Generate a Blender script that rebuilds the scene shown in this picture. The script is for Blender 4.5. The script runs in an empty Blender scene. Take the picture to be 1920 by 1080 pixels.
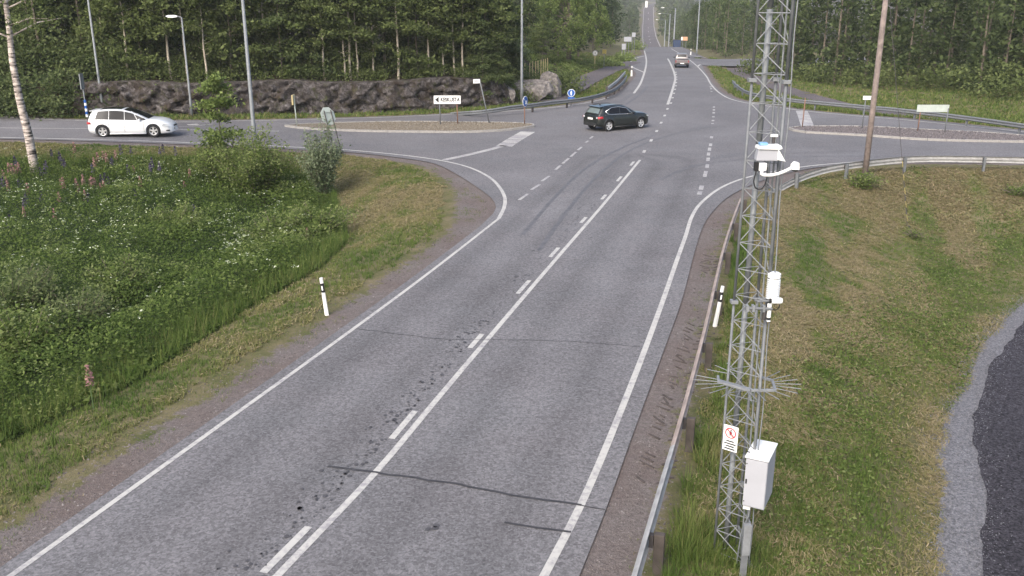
import bpy, bmesh, math, random
import numpy as np
from mathutils import Vector, Matrix, geometry
random.seed(7)
RNG = np.random.default_rng(11)
R = math.radians
scene = bpy.context.scene
COL = scene.collection

# ------------------------------------------------------------------ camera
CAMH = 8.0
FPX = 1700.0                      # focal length in pixels of a 1920 px wide frame
PITCH = math.atan(540.0 / FPX)    # the horizon lies on the frame's top edge
CP, SP = math.cos(PITCH), math.sin(PITCH)
cam_d = bpy.data.cameras.new('camera')
cam_d.sensor_width = 36.0
cam_d.lens = FPX / 1920.0 * 36.0
cam_d.clip_start = 0.1
cam_d.clip_end = 4000
cam = bpy.data.objects.new('camera', cam_d)
COL.objects.link(cam)
cam.location = (0, 0, CAMH)
cam.rotation_euler = (math.pi / 2 - PITCH, 0, 0)
scene.camera = cam

# ------------------------------------------------------------------ world, sun, exposure
SUN_EL, SUN_AZ = 40.0, 205.0      # azimuth clockwise from +Y (the view direction)
world = bpy.data.worlds.new('World')
scene.world = world
world.use_nodes = True
wn = world.node_tree
wn.nodes.clear()
sky = wn.nodes.new('ShaderNodeTexSky')
sky.sky_type = 'NISHITA'
sky.sun_disc = False
sky.sun_elevation = R(SUN_EL)
sky.sun_rotation = R(SUN_AZ)
sky.air_density = 1.0
sky.dust_density = 4.5
sky.ozone_density = 1.0
bg = wn.nodes.new('ShaderNodeBackground')
bg.inputs['Strength'].default_value = 0.15
wo = wn.nodes.new('ShaderNodeOutputWorld')
wn.links.new(sky.outputs[0], bg.inputs[0])
wn.links.new(bg.outputs[0], wo.inputs[0])
sun_d = bpy.data.lights.new('sun', 'SUN')
sun_d.energy = 1.3
sun_d.angle = R(30)
sun_d.color = (1.0, 0.975, 0.95)
sun = bpy.data.objects.new('sun', sun_d)
COL.objects.link(sun)
sv = Vector((math.sin(R(SUN_AZ)) * math.cos(R(SUN_EL)), math.cos(R(SUN_AZ)) * math.cos(R(SUN_EL)), math.sin(R(SUN_EL))))
sun.rotation_euler = sv.to_track_quat('Z', 'Y').to_euler()
scene.view_settings.view_transform = 'Standard'
scene.view_settings.look = 'None'
scene.view_settings.gamma = 1.0
scene.view_settings.use_curve_mapping = False
scene.view_settings.exposure = 0.95
scene.cycles.max_bounces = 6
scene.cycles.transparent_max_bounces = 6

# ------------------------------------------------------------------ surveying helpers
def ss(a, b, x):
    t = np.clip((np.asarray(x, float) - a) / (b - a), 0, 1)
    return t * t * (3 - 2 * t)

_PY = np.array([-60, 70, 100, 150, 205, 240, 270, 320, 420, 520, 620, 690, 730, 800, 1000])
_PZ = np.array([0, 0, -0.1, -0.7, -1.75, -3.4, -5.6, -9.0, -11.3, -11.3, -8.6, -2.6, 1.0, 3.2, 5.0])
_fy = np.arange(-60, 1001, 2.0)
_fz = np.interp(_fy, _PY, _PZ)
_k = np.hanning(15); _k /= _k.sum()
_fzs = np.convolve(np.pad(_fz, 7, mode='edge'), _k, mode='valid')
def zr(X, Y):
    """height of the road surface"""
    X = np.asarray(X, float); Y = np.asarray(Y, float)
    return np.interp(Y, _fy, _fzs) + 0.45 * ss(-8, -26, X) * ss(30, 45, Y) * (1 - ss(80, 120, Y))

def ray(u, v):
    return (u - 960.0, FPX * CP - (v - 540.0) * SP, -((v - 540.0) * CP + FPX * SP))
def PZ(u, v, z=0.0):
    x, y, d = ray(u, v); t = (CAMH - z) / -d
    return Vector((x * t, y * t, z))
def PD(u, v, Y):
    x, y, d = ray(u, v); t = Y / y
    return Vector((x * t, Y, CAMH + d * t))
def G(u, v, dz=0.0):
    z = 0.0
    for _ in range(12):
        p = PZ(u, v, z + dz); z = float(zr(p.x, p.y))
    return PZ(u, v, z + dz)

def catmull(pts, step=0.6):
    """smooth 2-D/3-D polyline through pts"""
    pts = [np.array(p, float) for p in pts]
    P = [2 * pts[0] - pts[1]] + pts + [2 * pts[-1] - pts[-2]]
    out = []
    for i in range(1, len(P) - 2):
        p0, p1, p2, p3 = P[i - 1], P[i], P[i + 1], P[i + 2]
        n = max(1, int(np.linalg.norm(p2 - p1) / step))
        t1 = max(np.linalg.norm(p1 - p0), 1e-3) ** .5; t2 = max(np.linalg.norm(p2 - p1), 1e-3) ** .5; t3 = max(np.linalg.norm(p3 - p2), 1e-3) ** .5
        m1 = (p1 - p0) / t1 - (p2 - p0) / (t1 + t2) + (p2 - p1) / t2
        m2 = (p2 - p1) / t2 - (p3 - p1) / (t2 + t3) + (p3 - p2) / t3
        m1, m2 = m1 * t2, m2 * t2
        for k in range(n):
            t = k / n
            out.append((2 * t**3 - 3 * t**2 + 1) * p1 + (t**3 - 2 * t**2 + t) * m1 + (-2 * t**3 + 3 * t**2) * p2 + (t**3 - t**2) * m2)
    out.append(pts[-1])
    return np.array(out)
def gp(pix, dz=0.0, step=0.6):
    return catmull([G(u, v, dz)[:] for u, v in pix], step)
def offset(poly, o):
    """parallel polyline, o metres to the left of its direction"""
    p = np.array(poly, float)[:, :2]
    t = np.gradient(p, axis=0); t /= np.maximum(np.linalg.norm(t, axis=1, keepdims=True), 1e-6)
    return p + o * np.stack([-t[:, 1], t[:, 0]], 1)
def seglen(p):
    p = np.asarray(p, float)
    return np.concatenate([[0], np.cumsum(np.linalg.norm(np.diff(p, axis=0), axis=1))])
def at_len(p, s):
    p = np.asarray(p, float); L = seglen(p)
    return np.stack([np.interp(s, L, p[:, k]) for k in range(p.shape[1])], -1)
def extend(p, d0=0, d1=0):
    p = np.asarray(p, float); out = [p]
    if d0:
        t = p[0] - p[min(4, len(p) - 1)]; out.insert(0, (p[0] + t / np.linalg.norm(t) * d0)[None])
    if d1:
        t = p[-1] - p[-min(5, len(p))]; out.append((p[-1] + t / np.linalg.norm(t) * d1)[None])
    return np.concatenate(out)

# numpy value noise
def vnoise(x, y, seed=0):
    xi = np.floor(x).astype(np.int64); yi = np.floor(y).astype(np.int64)
    fx = x - xi; fy = y - yi
    fx = fx * fx * (3 - 2 * fx); fy = fy * fy * (3 - 2 * fy)
    def h(a, b):
        n = (a * 374761393 + b * 668265263 + seed * 974634521) & 0xffffffff
        n = ((n ^ (n >> 13)) * 1274126177) & 0xffffffff
        return ((n ^ (n >> 16)) & 0xffff) / 65535.0
    return (h(xi, yi) * (1 - fx) + h(xi + 1, yi) * fx) * (1 - fy) + (h(xi, yi + 1) * (1 - fx) + h(xi + 1, yi + 1) * fx) * fy
def fbm(x, y, seed=0, o=4):
    s = 0; a = 0.5; n = 0
    for k in range(o):
        s = s + a * vnoise(x * 2**k, y * 2**k, seed + k * 17); n += a; a *= .5
    return s / n

# ------------------------------------------------------------------ object helpers
def link(o, parent=None):
    COL.objects.link(o)
    if parent is not None:
        o.parent = parent
    return o
def tag(o, label=None, cat=None, group=None, kind=None):
    for k, v in (('label', label), ('category', cat), ('group', group), ('kind', kind)):
        if v:
            o[k] = v
    return o
def empty(name, loc=(0, 0, 0), rz=0.0, **kw):
    o = bpy.data.objects.new(name, None)
    o.empty_display_size = 0.2
    o.location = loc; o.rotation_euler = (0, 0, rz)
    link(o)
    return tag(o, **kw)
def npmesh(name, V, F, mat=None, parent=None, smooth=False, attrs=None, loc=None):
    """V (n,3); F (m,k) constant-size faces or list of such arrays"""
    Fs = [np.asarray(f, np.int32) for f in (F if isinstance(F, list) and np.ndim(F[0]) == 2 else [F]) if len(f)]
    me = bpy.data.meshes.new(name)
    V = np.asarray(V, np.float32)
    me.vertices.add(len(V)); me.vertices.foreach_set('co', V.ravel())
    loops = np.concatenate([f.ravel() for f in Fs]); sizes = np.concatenate([np.full(len(f), f.shape[1]) for f in Fs])
    me.loops.add(len(loops)); me.loops.foreach_set('vertex_index', loops.astype(np.int32))
    me.polygons.add(len(sizes))
    me.polygons.foreach_set('loop_start', np.concatenate([[0], np.cumsum(sizes)[:-1]]).astype(np.int32))
    if smooth:
        me.polygons.foreach_set('use_smooth', np.ones(len(sizes), bool))
    for k, a in (attrs or {}).items():
        at = me.attributes.new(k, 'FLOAT', 'POINT')
        at.data.foreach_set('value', np.asarray(a, np.float32))
    me.update(calc_edges=True)
    if mat:
        me.materials.append(mat)
    o = bpy.data.objects.new(name, me)
    if loc is not None:
        o.location = loc
    return link(o, parent)

class MB:
    """collects boxes, tubes, prisms; build() links them as one mesh"""
    def __init__(s):
        s.v = []; s.f = []
    def add(s, V, F):
        b = len(s.v); s.v += [tuple(p) for p in V]; s.f += [tuple(i + b for i in f) for f in F]; return s
    def box(s, c, d, rot=None):
        hx, hy, hz = d[0] / 2, d[1] / 2, d[2] / 2
        V = [Vector((x, y, z)) for x in (-hx, hx) for y in (-hy, hy) for z in (-hz, hz)]
        if rot is not None:
            V = [rot @ p for p in V]
        V = [p + Vector(c) for p in V]
        return s.add(V, [(0, 1, 3, 2), (4, 6, 7, 5), (0, 4, 5, 1), (2, 3, 7, 6), (0, 2, 6, 4), (1, 5, 7, 3)])
    def tube(s, pts, r, n=8, caps=True):
        pts = [Vector(p) for p in pts]
        rs = r if isinstance(r, (list, tuple)) else [r] * len(pts)
        V = []; F = []
        up = None
        for i, p in enumerate(pts):
            t = (pts[min(i + 1, len(pts) - 1)] - pts[max(i - 1, 0)]).normalized()
            if up is None:
                up = t.orthogonal().normalized()
            a = (up - t * up.dot(t)).normalized(); up = a
            b = t.cross(a)
            for k in range(n):
                an = 2 * math.pi * k / n
                V.append(p + (a * math.cos(an) + b * math.sin(an)) * rs[i])
        for i in range(len(pts) - 1):
            for k in range(n):
                F.append((i * n + k, i * n + (k + 1) % n, (i + 1) * n + (k + 1) % n, (i + 1) * n + k))
        if caps:
            F.append(tuple(range(n - 1, -1, -1))); F.append(tuple((len(pts) - 1) * n + k for k in range(n)))
        return s.add(V, F)
    def prism(s, poly, o, ax, ay, depth):
        """extrude the 2-D poly (in axes ax, ay from o) by the vector depth"""
        o, ax, ay, depth = Vector(o), Vector(ax), Vector(ay), Vector(depth)
        n = len(poly)
        A = [o + ax * x + ay * y for x, y in poly]; B = [p + depth for p in A]
        F = [tuple(range(n - 1, -1, -1)), tuple(range(n, 2 * n))] + [(i, (i + 1) % n, n + (i + 1) % n, n + i) for i in range(n)]
        return s.add(A + B, F)
    def build(s, name, mat, parent=None, smooth=False, bevel=0.0, loc=None, fix=True):
        me = bpy.data.meshes.new(name)
        me.from_pydata(s.v, [], s.f)
        if fix or bevel:
            bm = bmesh.new(); bm.from_mesh(me)
            bmesh.ops.recalc_face_normals(bm, faces=bm.faces)
            if bevel:
                bmesh.ops.bevel(bm, geom=[e for e in bm.edges if e.is_manifold and e.calc_face_angle(0) > 0.5], offset=bevel, segments=2, affect='EDGES', profile=0.6)
            bm.to_mesh(me); bm.free()
        if smooth:
            for p in me.polygons:
                p.use_smooth = len(p.vertices) <= 4
        me.update()
        if mat:
            me.materials.append(mat)
        o = bpy.data.objects.new(name, me)
        if loc is not None:
            o.location = loc
        return link(o, parent)
def copy_tree(o, parent=None):
    c = o.copy(); link(c, parent)
    for ch in list(o.children):
        copy_tree(ch, c)
    return c

# ------------------------------------------------------------------ materials
class NT:
    def __init__(s, name):
        s.m = bpy.data.materials.new(name); s.m.use_nodes = True
        s.t = s.m.node_tree; s.t.nodes.clear()
        s.out = s.t.nodes.new('ShaderNodeOutputMaterial')
        s.p = s.t.nodes.new('ShaderNodeBsdfPrincipled')
        s.t.links.new(s.p.outputs[0], s.out.inputs[0])
    def n(s, t, **kw):
        x = s.t.nodes.new(t)
        for k, v in kw.items():
            setattr(x, k, v)
        return x
    def l(s, a, b):
        s.t.links.new(a, b)
    def coord(s, kind='Object'):
        return s.n('ShaderNodeTexCoord').outputs[kind]
    def noise(s, scale, detail=3, rough=.55, vec=None, dist=0.0):
        x = s.n('ShaderNodeTexNoise')
        x.inputs['Scale'].default_value = scale; x.inputs['Detail'].default_value = detail
        x.inputs['Roughness'].default_value = rough; x.inputs['Distortion'].default_value = dist
        s.l(vec if vec is not None else s.coord(), x.inputs['Vector'])
        return x.outputs['Fac']
    def voronoi(s, scale, feature='F1', vec=None, out='Distance'):
        x = s.n('ShaderNodeTexVoronoi', feature=feature)
        x.inputs['Scale'].default_value = scale
        s.l(vec if vec is not None else s.coord(), x.inputs['Vector'])
        return x.outputs[out]
    def ramp(s, fac, stops, interp='LINEAR'):
        x = s.n('ShaderNodeValToRGB'); x.color_ramp.interpolation = interp
        e = x.color_ramp.elements
        while len(e) < len(stops):
            e.new(0.5)
        for i, (p, c) in enumerate(stops):
            e[i].position = p; e[i].color = (*c, 1) if len(c) == 3 else c
        s.l(fac, x.inputs[0]); return x.outputs[0]
    def mix(s, fac, a, b, mode='MIX'):
        x = s.n('ShaderNodeMix', data_type='RGBA', blend_type=mode)
        for sock, v in ((x.inputs[0], fac), (x.inputs[6], a), (x.inputs[7], b)):
            if isinstance(v, (int, float)):
                sock.default_value = v
            elif isinstance(v, (tuple, list)):
                sock.default_value = (*v, 1)
            else:
                s.l(v, sock)
        return x.outputs[2]
    def math(s, op, a, b=0.0, c=None, clamp=False):
        x = s.n('ShaderNodeMath', operation=op, use_clamp=clamp)
        for i, v in enumerate((a, b) if c is None else (a, b, c)):
            if isinstance(v, (int, float)):
                x.inputs[i].default_value = v
            else:
                s.l(v, x.inputs[i])
        return x.outputs[0]
    def rng(s, v, a, b, c=0.0, d=1.0):
        x = s.n('ShaderNodeMapRange'); x.inputs[1].default_value = a; x.inputs[2].default_value = b
        x.inputs[3].default_value = c; x.inputs[4].default_value = d
        s.l(v, x.inputs[0]); return x.outputs[0]
    def attr(s, name):
        x = s.n('ShaderNodeAttribute', attribute_name=name); return x.outputs['Fac']
    def bump(s, h, strength=.4, dist=.02):
        x = s.n('ShaderNodeBump'); x.inputs['Strength'].default_value = strength; x.inputs['Distance'].default_value = dist
        s.l(h, x.inputs['Height']); s.l(x.outputs[0], s.p.inputs['Normal'])
    def set(s, color=None, rough=None, metal=None, spec=None):
        for k, v in (('Base Color', color), ('Roughness', rough), ('Metallic', metal), ('Specular IOR Level', spec)):
            if v is None:
                continue
            if isinstance(v, (int, float)):
                s.p.inputs[k].default_value = v
            elif isinstance(v, (tuple, list)):
                s.p.inputs[k].default_value = (*v, 1)
            else:
                s.l(v, s.p.inputs[k])
        return s.m
_mc = {}
def simple(name, c, rough=.6, metal=0.0, var=.12, scale=6.0, spec=.4):
    """plain paint or metal with slight wear"""
    if name in _mc:
        return _mc[name]
    m = NT(name)
    f = m.noise(scale, 4)
    col = m.mix(m.rng(f, .3, .7), tuple(x * (1 - var) for x in c), tuple(min(1, x * (1 + var)) for x in c))
    m.set(col, rough, metal, spec)
    _mc[name] = m.m
    return m.m

def asphalt(name, c, tint=(1, 1, 1), speck=1.0, lane=False):
    m = NT(name); co = m.coord()
    fine = m.noise(30, 2, .8, co); mid = m.noise(11, 2, .6, co); big = m.noise(.22, 4, .6, co)
    grain = m.math('ADD', m.math('MULTIPLY', fine, .6), m.math('MULTIPLY', mid, .4))
    g = m.rng(grain, .34, .68, 1 - .5 * speck, 1 + .5 * speck)
    b = m.math('MULTIPLY', m.rng(big, .3, .7, .87, 1.12), m.rng(m.noise(.045, 3, .6, co), .35, .65, .92, 1.07))
    chip = m.voronoi(24, 'F1', co, 'Color'); sep = m.n('ShaderNodeSeparateColor'); m.l(chip, sep.inputs[0])
    g = m.math('MULTIPLY', g, m.rng(sep.outputs[0], 0.0, 1.0, 1 - .42 * speck, 1 + .42 * speck))
    k = m.math('MULTIPLY', g, b)
    if lane:
        la = m.attr('lane')   # wheel paths polished lighter and darker along the carriageway
        ab = m.math('ABSOLUTE', la)
        w1 = m.math('ABSOLUTE', m.math('SUBTRACT', ab, 1.05)); w2 = m.math('ABSOLUTE', m.math('SUBTRACT', ab, 2.75))
        wp = m.math('MINIMUM', w1, w2)
        k = m.math('MULTIPLY', k, m.math('ADD', m.rng(wp, .0, .6, .88, 1.05), m.math('MULTIPLY', m.math('SUBTRACT', m.noise(.8, 2, .5, co), .5), .12)))
    base = m.mix(m.noise(.5, 3, .5, co), tuple(a * t for a, t in zip(c, tint)), tuple(a * t * f for a, t, f in zip(c, tint, (1.04, .98, .97))))
    comb = m.n('ShaderNodeVectorMath', operation='SCALE'); m.l(base, comb.inputs[0]); m.l(k, comb.inputs['Scale'])
    m.set(comb.outputs[0], .9, 0, .15)
    m.bump(grain, .5, .01)
    return m.m
def paint(name='road_paint', c=(.45, .44, .41), wear=.5):
    m = NT(name); co = m.coord()
    n1 = m.noise(9, 4, .7, co); n2 = m.noise(1.3, 3, .6, co)
    w = m.rng(m.math('ADD', m.math('MULTIPLY', n1, .6), m.math('MULTIPLY', n2, .4)), wear - .05, wear + .12)
    m.set(m.mix(w, (.25, .24, .25), c), .7, 0, .3)
    return m.m
M = {}
M['asphalt'] = asphalt('asphalt_main', (.142, .143, .149), speck=.62, lane=True)
M['asphalt_path'] = asphalt('asphalt_path', (.115, .105, .11))
M['asphalt_dark'] = asphalt('asphalt_dark', (.04, .039, .046), speck=1.3)
M['paint'] = paint(wear=.41)
M['paint_worn'] = paint('road_paint_worn', wear=.49)
M['bitumen'] = simple('bitumen_seal', (.042, .041, .044), .7, var=.3, scale=10)
M['tyre_mark'] = simple('tyre_polish', (.105, .103, .108), .7, var=.25, scale=3)
M['galv'] = simple('galvanised_steel', (.14, .15, .16), .6, .1, .2, 9)
M['galv_light'] = simple('galvanised_steel_bright', (.2, .212, .224), .6, .1, .18, 9)
M['lamp_steel'] = simple('lamp_pole_steel', (.19, .205, .215), .6, .2, .15, 4)
M['dark_steel'] = simple('dark_steel', (.05, .045, .045), .7, .1)
M['white'] = simple('white_enamel', (.78, .79, .78), .35, 0, .05, 5)
M['white_dull'] = simple('white_plastic', (.7, .7, .68), .5, 0, .06, 8)
M['grey_enamel'] = simple('grey_enamel', (.36, .37, .405), .5, 0, .05, 3)
M['black'] = simple('black_plastic', (.015, .015, .017), .45, 0, .2)
M['blue'] = simple('sign_blue', (.02, .1, .36), .4, 0, .1)
M['red'] = simple('sign_red', (.45, .02, .03), .45, 0, .1)
M['yellow'] = simple('sign_yellow', (.42, .34, .09), .5, 0, .1)
M['oil'] = simple('oil_stain', (.062, .06, .064), .7, var=.3, scale=10)
M['rail_grey'] = simple('weathered_rail', (.3, .3, .295), .6, 0, .2, 5)
M['post_brown'] = simple('creosoted_post', (.062, .052, .046), .85, 0, .3, 5)
M['rust'] = simple('rusty_steel', (.2, .11, .075), .8, 0, .35, 7)
M['wood'] = simple('weathered_wood', (.19, .155, .14), .85, 0, .3, 5)
M['stake_wood'] = simple('pale_stake_wood', (.45, .38, .2), .8, 0, .15, 5)
M['granite'] = simple('granite_kerb', (.27, .26, .245), .8, 0, .2, 14)
M['sign_back'] = simple('sign_back_aluminium', (.45, .5, .46), .5, .2, .08, 4)
M['orange'] = simple('notice_orange', (.6, .33, .2), .6, 0, .1)

# ================================================================== the road layout (surveyed edge lines)
main_left = gp([(20, 1080), (345, 846), (665, 615), (800, 515), (935, 410)])
main_left = extend(main_left, 14, 0)
corner_left = gp([(935, 410), (945, 390), (947, 373), (938, 353), (917, 332), (877, 313), (827, 301), (760, 291.5), (643, 280.5), (575, 277), (475, 272), (330, 266.5), (150, 261), (0, 257.5)])
corner_left = extend(corner_left, 0, 40)
main_right = gp([(1020, 1080), (1090, 945), (1180, 731), (1240, 572), (1272, 480), (1286, 441), (1296, 409), (1308, 388), (1326, 370), (1350, 353), (1373, 342), (1400, 333), (1444, 323), (1520, 311), (1629, 302.5), (1687, 300.5), (1813, 301), (1920, 302)])
main_right = extend(main_right, 14, 40)
centre = gp([(520, 1080), (705, 885), (820, 748), (928, 620), (1045, 483), (1130, 385), (1200, 300)])
centre = extend(centre, 14, 0)
far_left = gp([(1188.5, 175), (1200, 158), (1208, 137), (1212, 117), (1210.5, 104), (1208, 95)])
far_right = gp([(1258, 91), (1279, 103), (1295, 114), (1308, 125), (1325, 144), (1333, 158), (1350, 175), (1371, 186), (1400, 193), (1479, 204), (1537, 211), (1615, 218), (1700, 225), (1920, 247)])
far_right = extend(far_right, 0, 40)
side_far = gp([(0, 219), (150, 226), (330, 227.5), (477, 226), (625, 222.5), (775, 217.5), (880, 212.5), (1005, 204.5), (1080, 196), (1130, 186), (1160, 175)])
side_far = extend(side_far, 40, 0)
# the far straight: left edge against distance, 7 m wide
FARY = np.array([100, 150, 205, 260, 320, 420, 520, 620, 730, 800, 1000.])
FARX = np.array([16.5, 22.3, 28.6, 36.0, 44.5, 58.8, 72.3, 86.0, 101.5, 112, 150.])
def farL(Y):
    return np.interp(Y, FARY, FARX)

# outline of the paved area
out_left = offset(main_left, .32)
corner_out = gp([(925, 400), (930, 389), (923, 373), (893, 350), (857, 327), (812, 306), (760, 297), (643, 284.5), (575, 281), (475, 275.5), (330, 270), (150, 264), (0, 260.5)])
corner_out = extend(corner_out, 0, 40)
outline = [*out_left[:-2], *corner_out[:, :2]]
sf = gp([(0, 217), (150, 224), (330, 225.5), (477, 224.5), (625, 221), (775, 216), (880, 211), (1005, 203), (1080, 194), (1130, 184), (1158, 175), (1176, 160), (1189, 146), (1193, 138)])
sf = extend(sf, 40, 0)
outline += list(sf[:, :2])
mouth = gp([(1193, 138), (1187, 131), (1180, 125), (1174, 117), (1180, 110), (1193, 106), (1205, 103.5)], step=1.5)
outline += list(mouth[1:, :2])
YC = 205.0
fl = [(farL(y) - .4, y) for y in np.linspace(160, YC, 8)]
outline += fl
fr = [(farL(y) + w, y) for y, w in zip(np.linspace(YC, 150, 10), np.linspace(8.6, 8.3, 10))]
outline += [np.array(p) for p in fr]
street = [G(1292, 108.5), G(1330, 111), (62, 150, 0), (66, 136, 0), G(1372, 124), G(1316, 122.5)]
outline += [np.array(p[:2]) for p in street]
frr = gp([(1316, 122.5), (1329, 144), (1338, 158), (1356, 174), (1376, 184), (1405, 191), (1480, 202), (1538, 209), (1616, 216), (1701, 222), (1920, 244)])
frr = extend(frr, 0, 40)
outline += list(frr[1:, :2])
rn = gp([(1920, 306), (1813, 305), (1687, 304.5), (1629, 306), (1540, 313), (1470, 326), (1430, 338), (1395, 353), (1364, 370), (1347, 385), (1329, 406), (1317, 427), (1302, 474), (1278, 564), (1243, 661), (1188, 810), (1134, 960), (1086, 1080)])
rn = extend(rn, 40, 14)
outline += list(rn[:, :2])
OUT = np.array([np.array(p, float)[:2] for p in outline])
keep = [0]
for i in range(1, len(OUT)):
    if np.linalg.norm(OUT[i] - OUT[keep[-1]]) > .25:
        keep.append(i)
OUT = OUT[keep]

def inside(poly, X, Y):
    c = np.zeros(np.shape(X), bool); n = len(poly)
    for i in range(n):
        x0, y0 = poly[i]; x1, y1 = poly[(i + 1) % n]
        if y0 == y1:
            continue
        c ^= ((y0 > Y) != (y1 > Y)) & (X < (x1 - x0) * (Y - y0) / (y1 - y0) + x0)
    return c
def pdist(poly, X, Y, closed=False):
    d = np.full(np.shape(X), 1e9); n = len(poly)
    for i in range(n if closed else n - 1):
        a = poly[i]; b = poly[(i + 1) % n]; e = b - a; L = e @ e
        if L < 1e-9:
            continue
        t = np.clip(((X - a[0]) * e[0] + (Y - a[1]) * e[1]) / L, 0, 1)
        d = np.minimum(d, (X - a[0] - t * e[0])**2 + (Y - a[1] - t * e[1])**2)
    return np.sqrt(d)
class Raster:
    def __init__(s, x0, x1, y0, y1, st, fn):
        s.x0, s.y0, s.st = x0, y0, st
        xs = np.arange(x0, x1 + st, st); ys = np.arange(y0, y1 + st, st)
        s.nx, s.ny = len(xs), len(ys)
        XX, YY = np.meshgrid(xs, ys)
        s.a = fn(XX, YY)
    def __call__(s, X, Y):
        X = np.asarray(X, float); Y = np.asarray(Y, float)
        i = np.clip((X - s.x0) / s.st, 0, s.nx - 1.001); j = np.clip((Y - s.y0) / s.st, 0, s.ny - 1.001)
        a, b = i.astype(int), j.astype(int); fx, fy = i - a, j - b
        A = s.a
        return (A[b, a] * (1 - fx) + A[b, a + 1] * fx) * (1 - fy) + (A[b + 1, a] * (1 - fx) + A[b + 1, a + 1] * fx) * fy
_sim = OUT[::2]
def _d(X, Y):
    d = pdist(_sim, X, Y, True)
    return np.where(inside(OUT, X, Y), -d, d)
DR_near = Raster(-75, 85, -8, 90, .3, _d)
DR_far = Raster(-75, 95, 85, 210, 1.0, _d)
def DR(X, Y):
    X = np.asarray(X, float); Y = np.asarray(Y, float)
    far = np.maximum(farL(Y) - .4 - X, X - farL(Y) - 7.4)
    far = np.where(far < 0, far, far)
    return np.where(Y < 88, DR_near(X, Y), np.where(Y < 207, DR_far(X, Y), far))

# cycle path beyond the side road, and the paved track below the right-hand bank
path_c = np.array([G(u, v)[:2] for u, v in [(1022, 190), (1060, 171), (1105, 147), (1150, 128), (1185, 116)]])
path_c = catmull(path_c, 1.5)
rpath = np.array([G(u, v)[:2] for u, v in [(1372, 121), (1420, 140), (1480, 160), (1560, 180), (1700, 205), (1920, 232)]])
rpath = extend(catmull(rpath, 2), 0, 30)
ROCK = np.array([G(u, v)[:2] for u, v in [(165, 217), (250, 216), (400, 215), (520, 214), (640, 212.5), (780, 208), (860, 203.5), (930, 198), (990, 193), (1030, 189), (1050, 184)]])
ROCK = np.concatenate([[[ROCK[0][0] - 40, ROCK[0][1] - 1]], ROCK])
def rock_y(X):
    return np.interp(X, ROCK[:, 0], ROCK[:, 1])
def ymid(X):
    return np.interp(X, [-80, 15, 30, 75], [56, 56, 53, 42])
def terr(X, Y):
    """height of the open ground"""
    X = np.asarray(X, float); Y = np.asarray(Y, float)
    d = DR(X, Y); b = zr(X, Y)
    right = ss(-2, 6, X - Y * .28)
    und = (fbm(X * .35, Y * .35, 3) - .5)
    s = b - .035 - .02 * ss(.1, .6, d) - (1.35 * (1 - right) + 1.75 * right) * ss(1.3, 8.8, d) + und * .22 * ss(1.6, 5, d)
    # beyond the side roads
    yb = rock_y(X); w = 1 - ss(-1.5, 4.0, X)
    rise = (2.0 + .5 * (fbm(X * .25, X * 0 + 3, 9) - .5)) * ss(1.3, 2.0, Y - yb) + .11 * np.clip(Y - yb, 0, 40)
    bank = .9 * ss(1.8, 9, d) + .06 * np.clip(d - 9, 0, 60)
    dp = pdist(path_c[::3], X, Y)
    left_n = np.where(X < 12, rise * w + bank * (1 - w), bank) * ss(1.7, 4.2, dp)
    right_n = -.5 * ss(1, 4, d) + .10 * np.clip(d - 13, 0, 50)
    rn_ = ss(-2, 2, X - (farL(np.maximum(Y, 100)) + 4) * ss(60, 100, Y) - 14 * (1 - ss(60, 100, Y)))
    n = b - .035 - .02 * ss(.1, .6, d) + left_n * (1 - rn_) + right_n * rn_ + und * .3 * ss(2, 6, d) - .12 * ss(100, 180, Y)
    k = ss(-2, 2, Y - ymid(X))
    return s * (1 - k) + n * k
def T(u, v, dz=0.0):
    z = -.5
    for _ in range(25):
        p = PZ(u, v, z + dz); z = .5 * z + .5 * float(terr(p.x, p.y))
    return PZ(u, v, z + dz)
def tz(x, y):
    return float(terr(x, y))

# paved track below the bank, lower right
trk_edge = np.array([T(u, v)[:2] for u, v in [(1920, 575), (1852, 655), (1808, 715), (1780, 770), (1766, 830), (1762, 900), (1768, 1000), (1772, 1080)]])
trk_edge = extend(catmull(trk_edge, .25), 14, 9)
trk_edge[1:-1, 0] += .5 * (fbm(trk_edge[1:-1, 0] * .5, trk_edge[1:-1, 1] * .5, 12, 2) - .5) + RNG.normal(0, .025, len(trk_edge) - 2)
trk_asph = np.array([T(u, v)[:2] for u, v in [(1930, 600), (1872, 668), (1838, 735), (1831, 800), (1846, 860), (1858, 930), (1855, 1000), (1848, 1080)]])
trk_asph = extend(catmull(trk_asph, .25), 14, 9)
trk_asph[1:-1, 0] += .4 * (fbm(trk_asph[1:-1, 0] * .6, trk_asph[1:-1, 1] * .6, 14, 2) - .5) + RNG.normal(0, .02, len(trk_asph) - 2)
TRK = np.concatenate([trk_edge, [[trk_edge[-1][0] + 25, trk_edge[-1][1]], [trk_edge[0][0] + 25, trk_edge[0][1]]]])
TRA = np.concatenate([trk_asph, [[trk_asph[-1][0] + 25, trk_asph[-1][1]], [trk_asph[0][0] + 25, trk_asph[0][1]]]])
_td = Raster(-2, 60, -8, 60, .3, lambda X, Y: np.where(inside(TRK, X, Y), -1, 1) * pdist(TRK, X, Y, True))
_terr0 = terr
def terr(X, Y):
    X = np.asarray(X, float); Y = np.asarray(Y, float)
    k = ss(1.4, -.1, _td(X, Y)) * (X > 3) * (Y < 55)
    return _terr0(X, Y) * (1 - k) + (-1.72) * k

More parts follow.
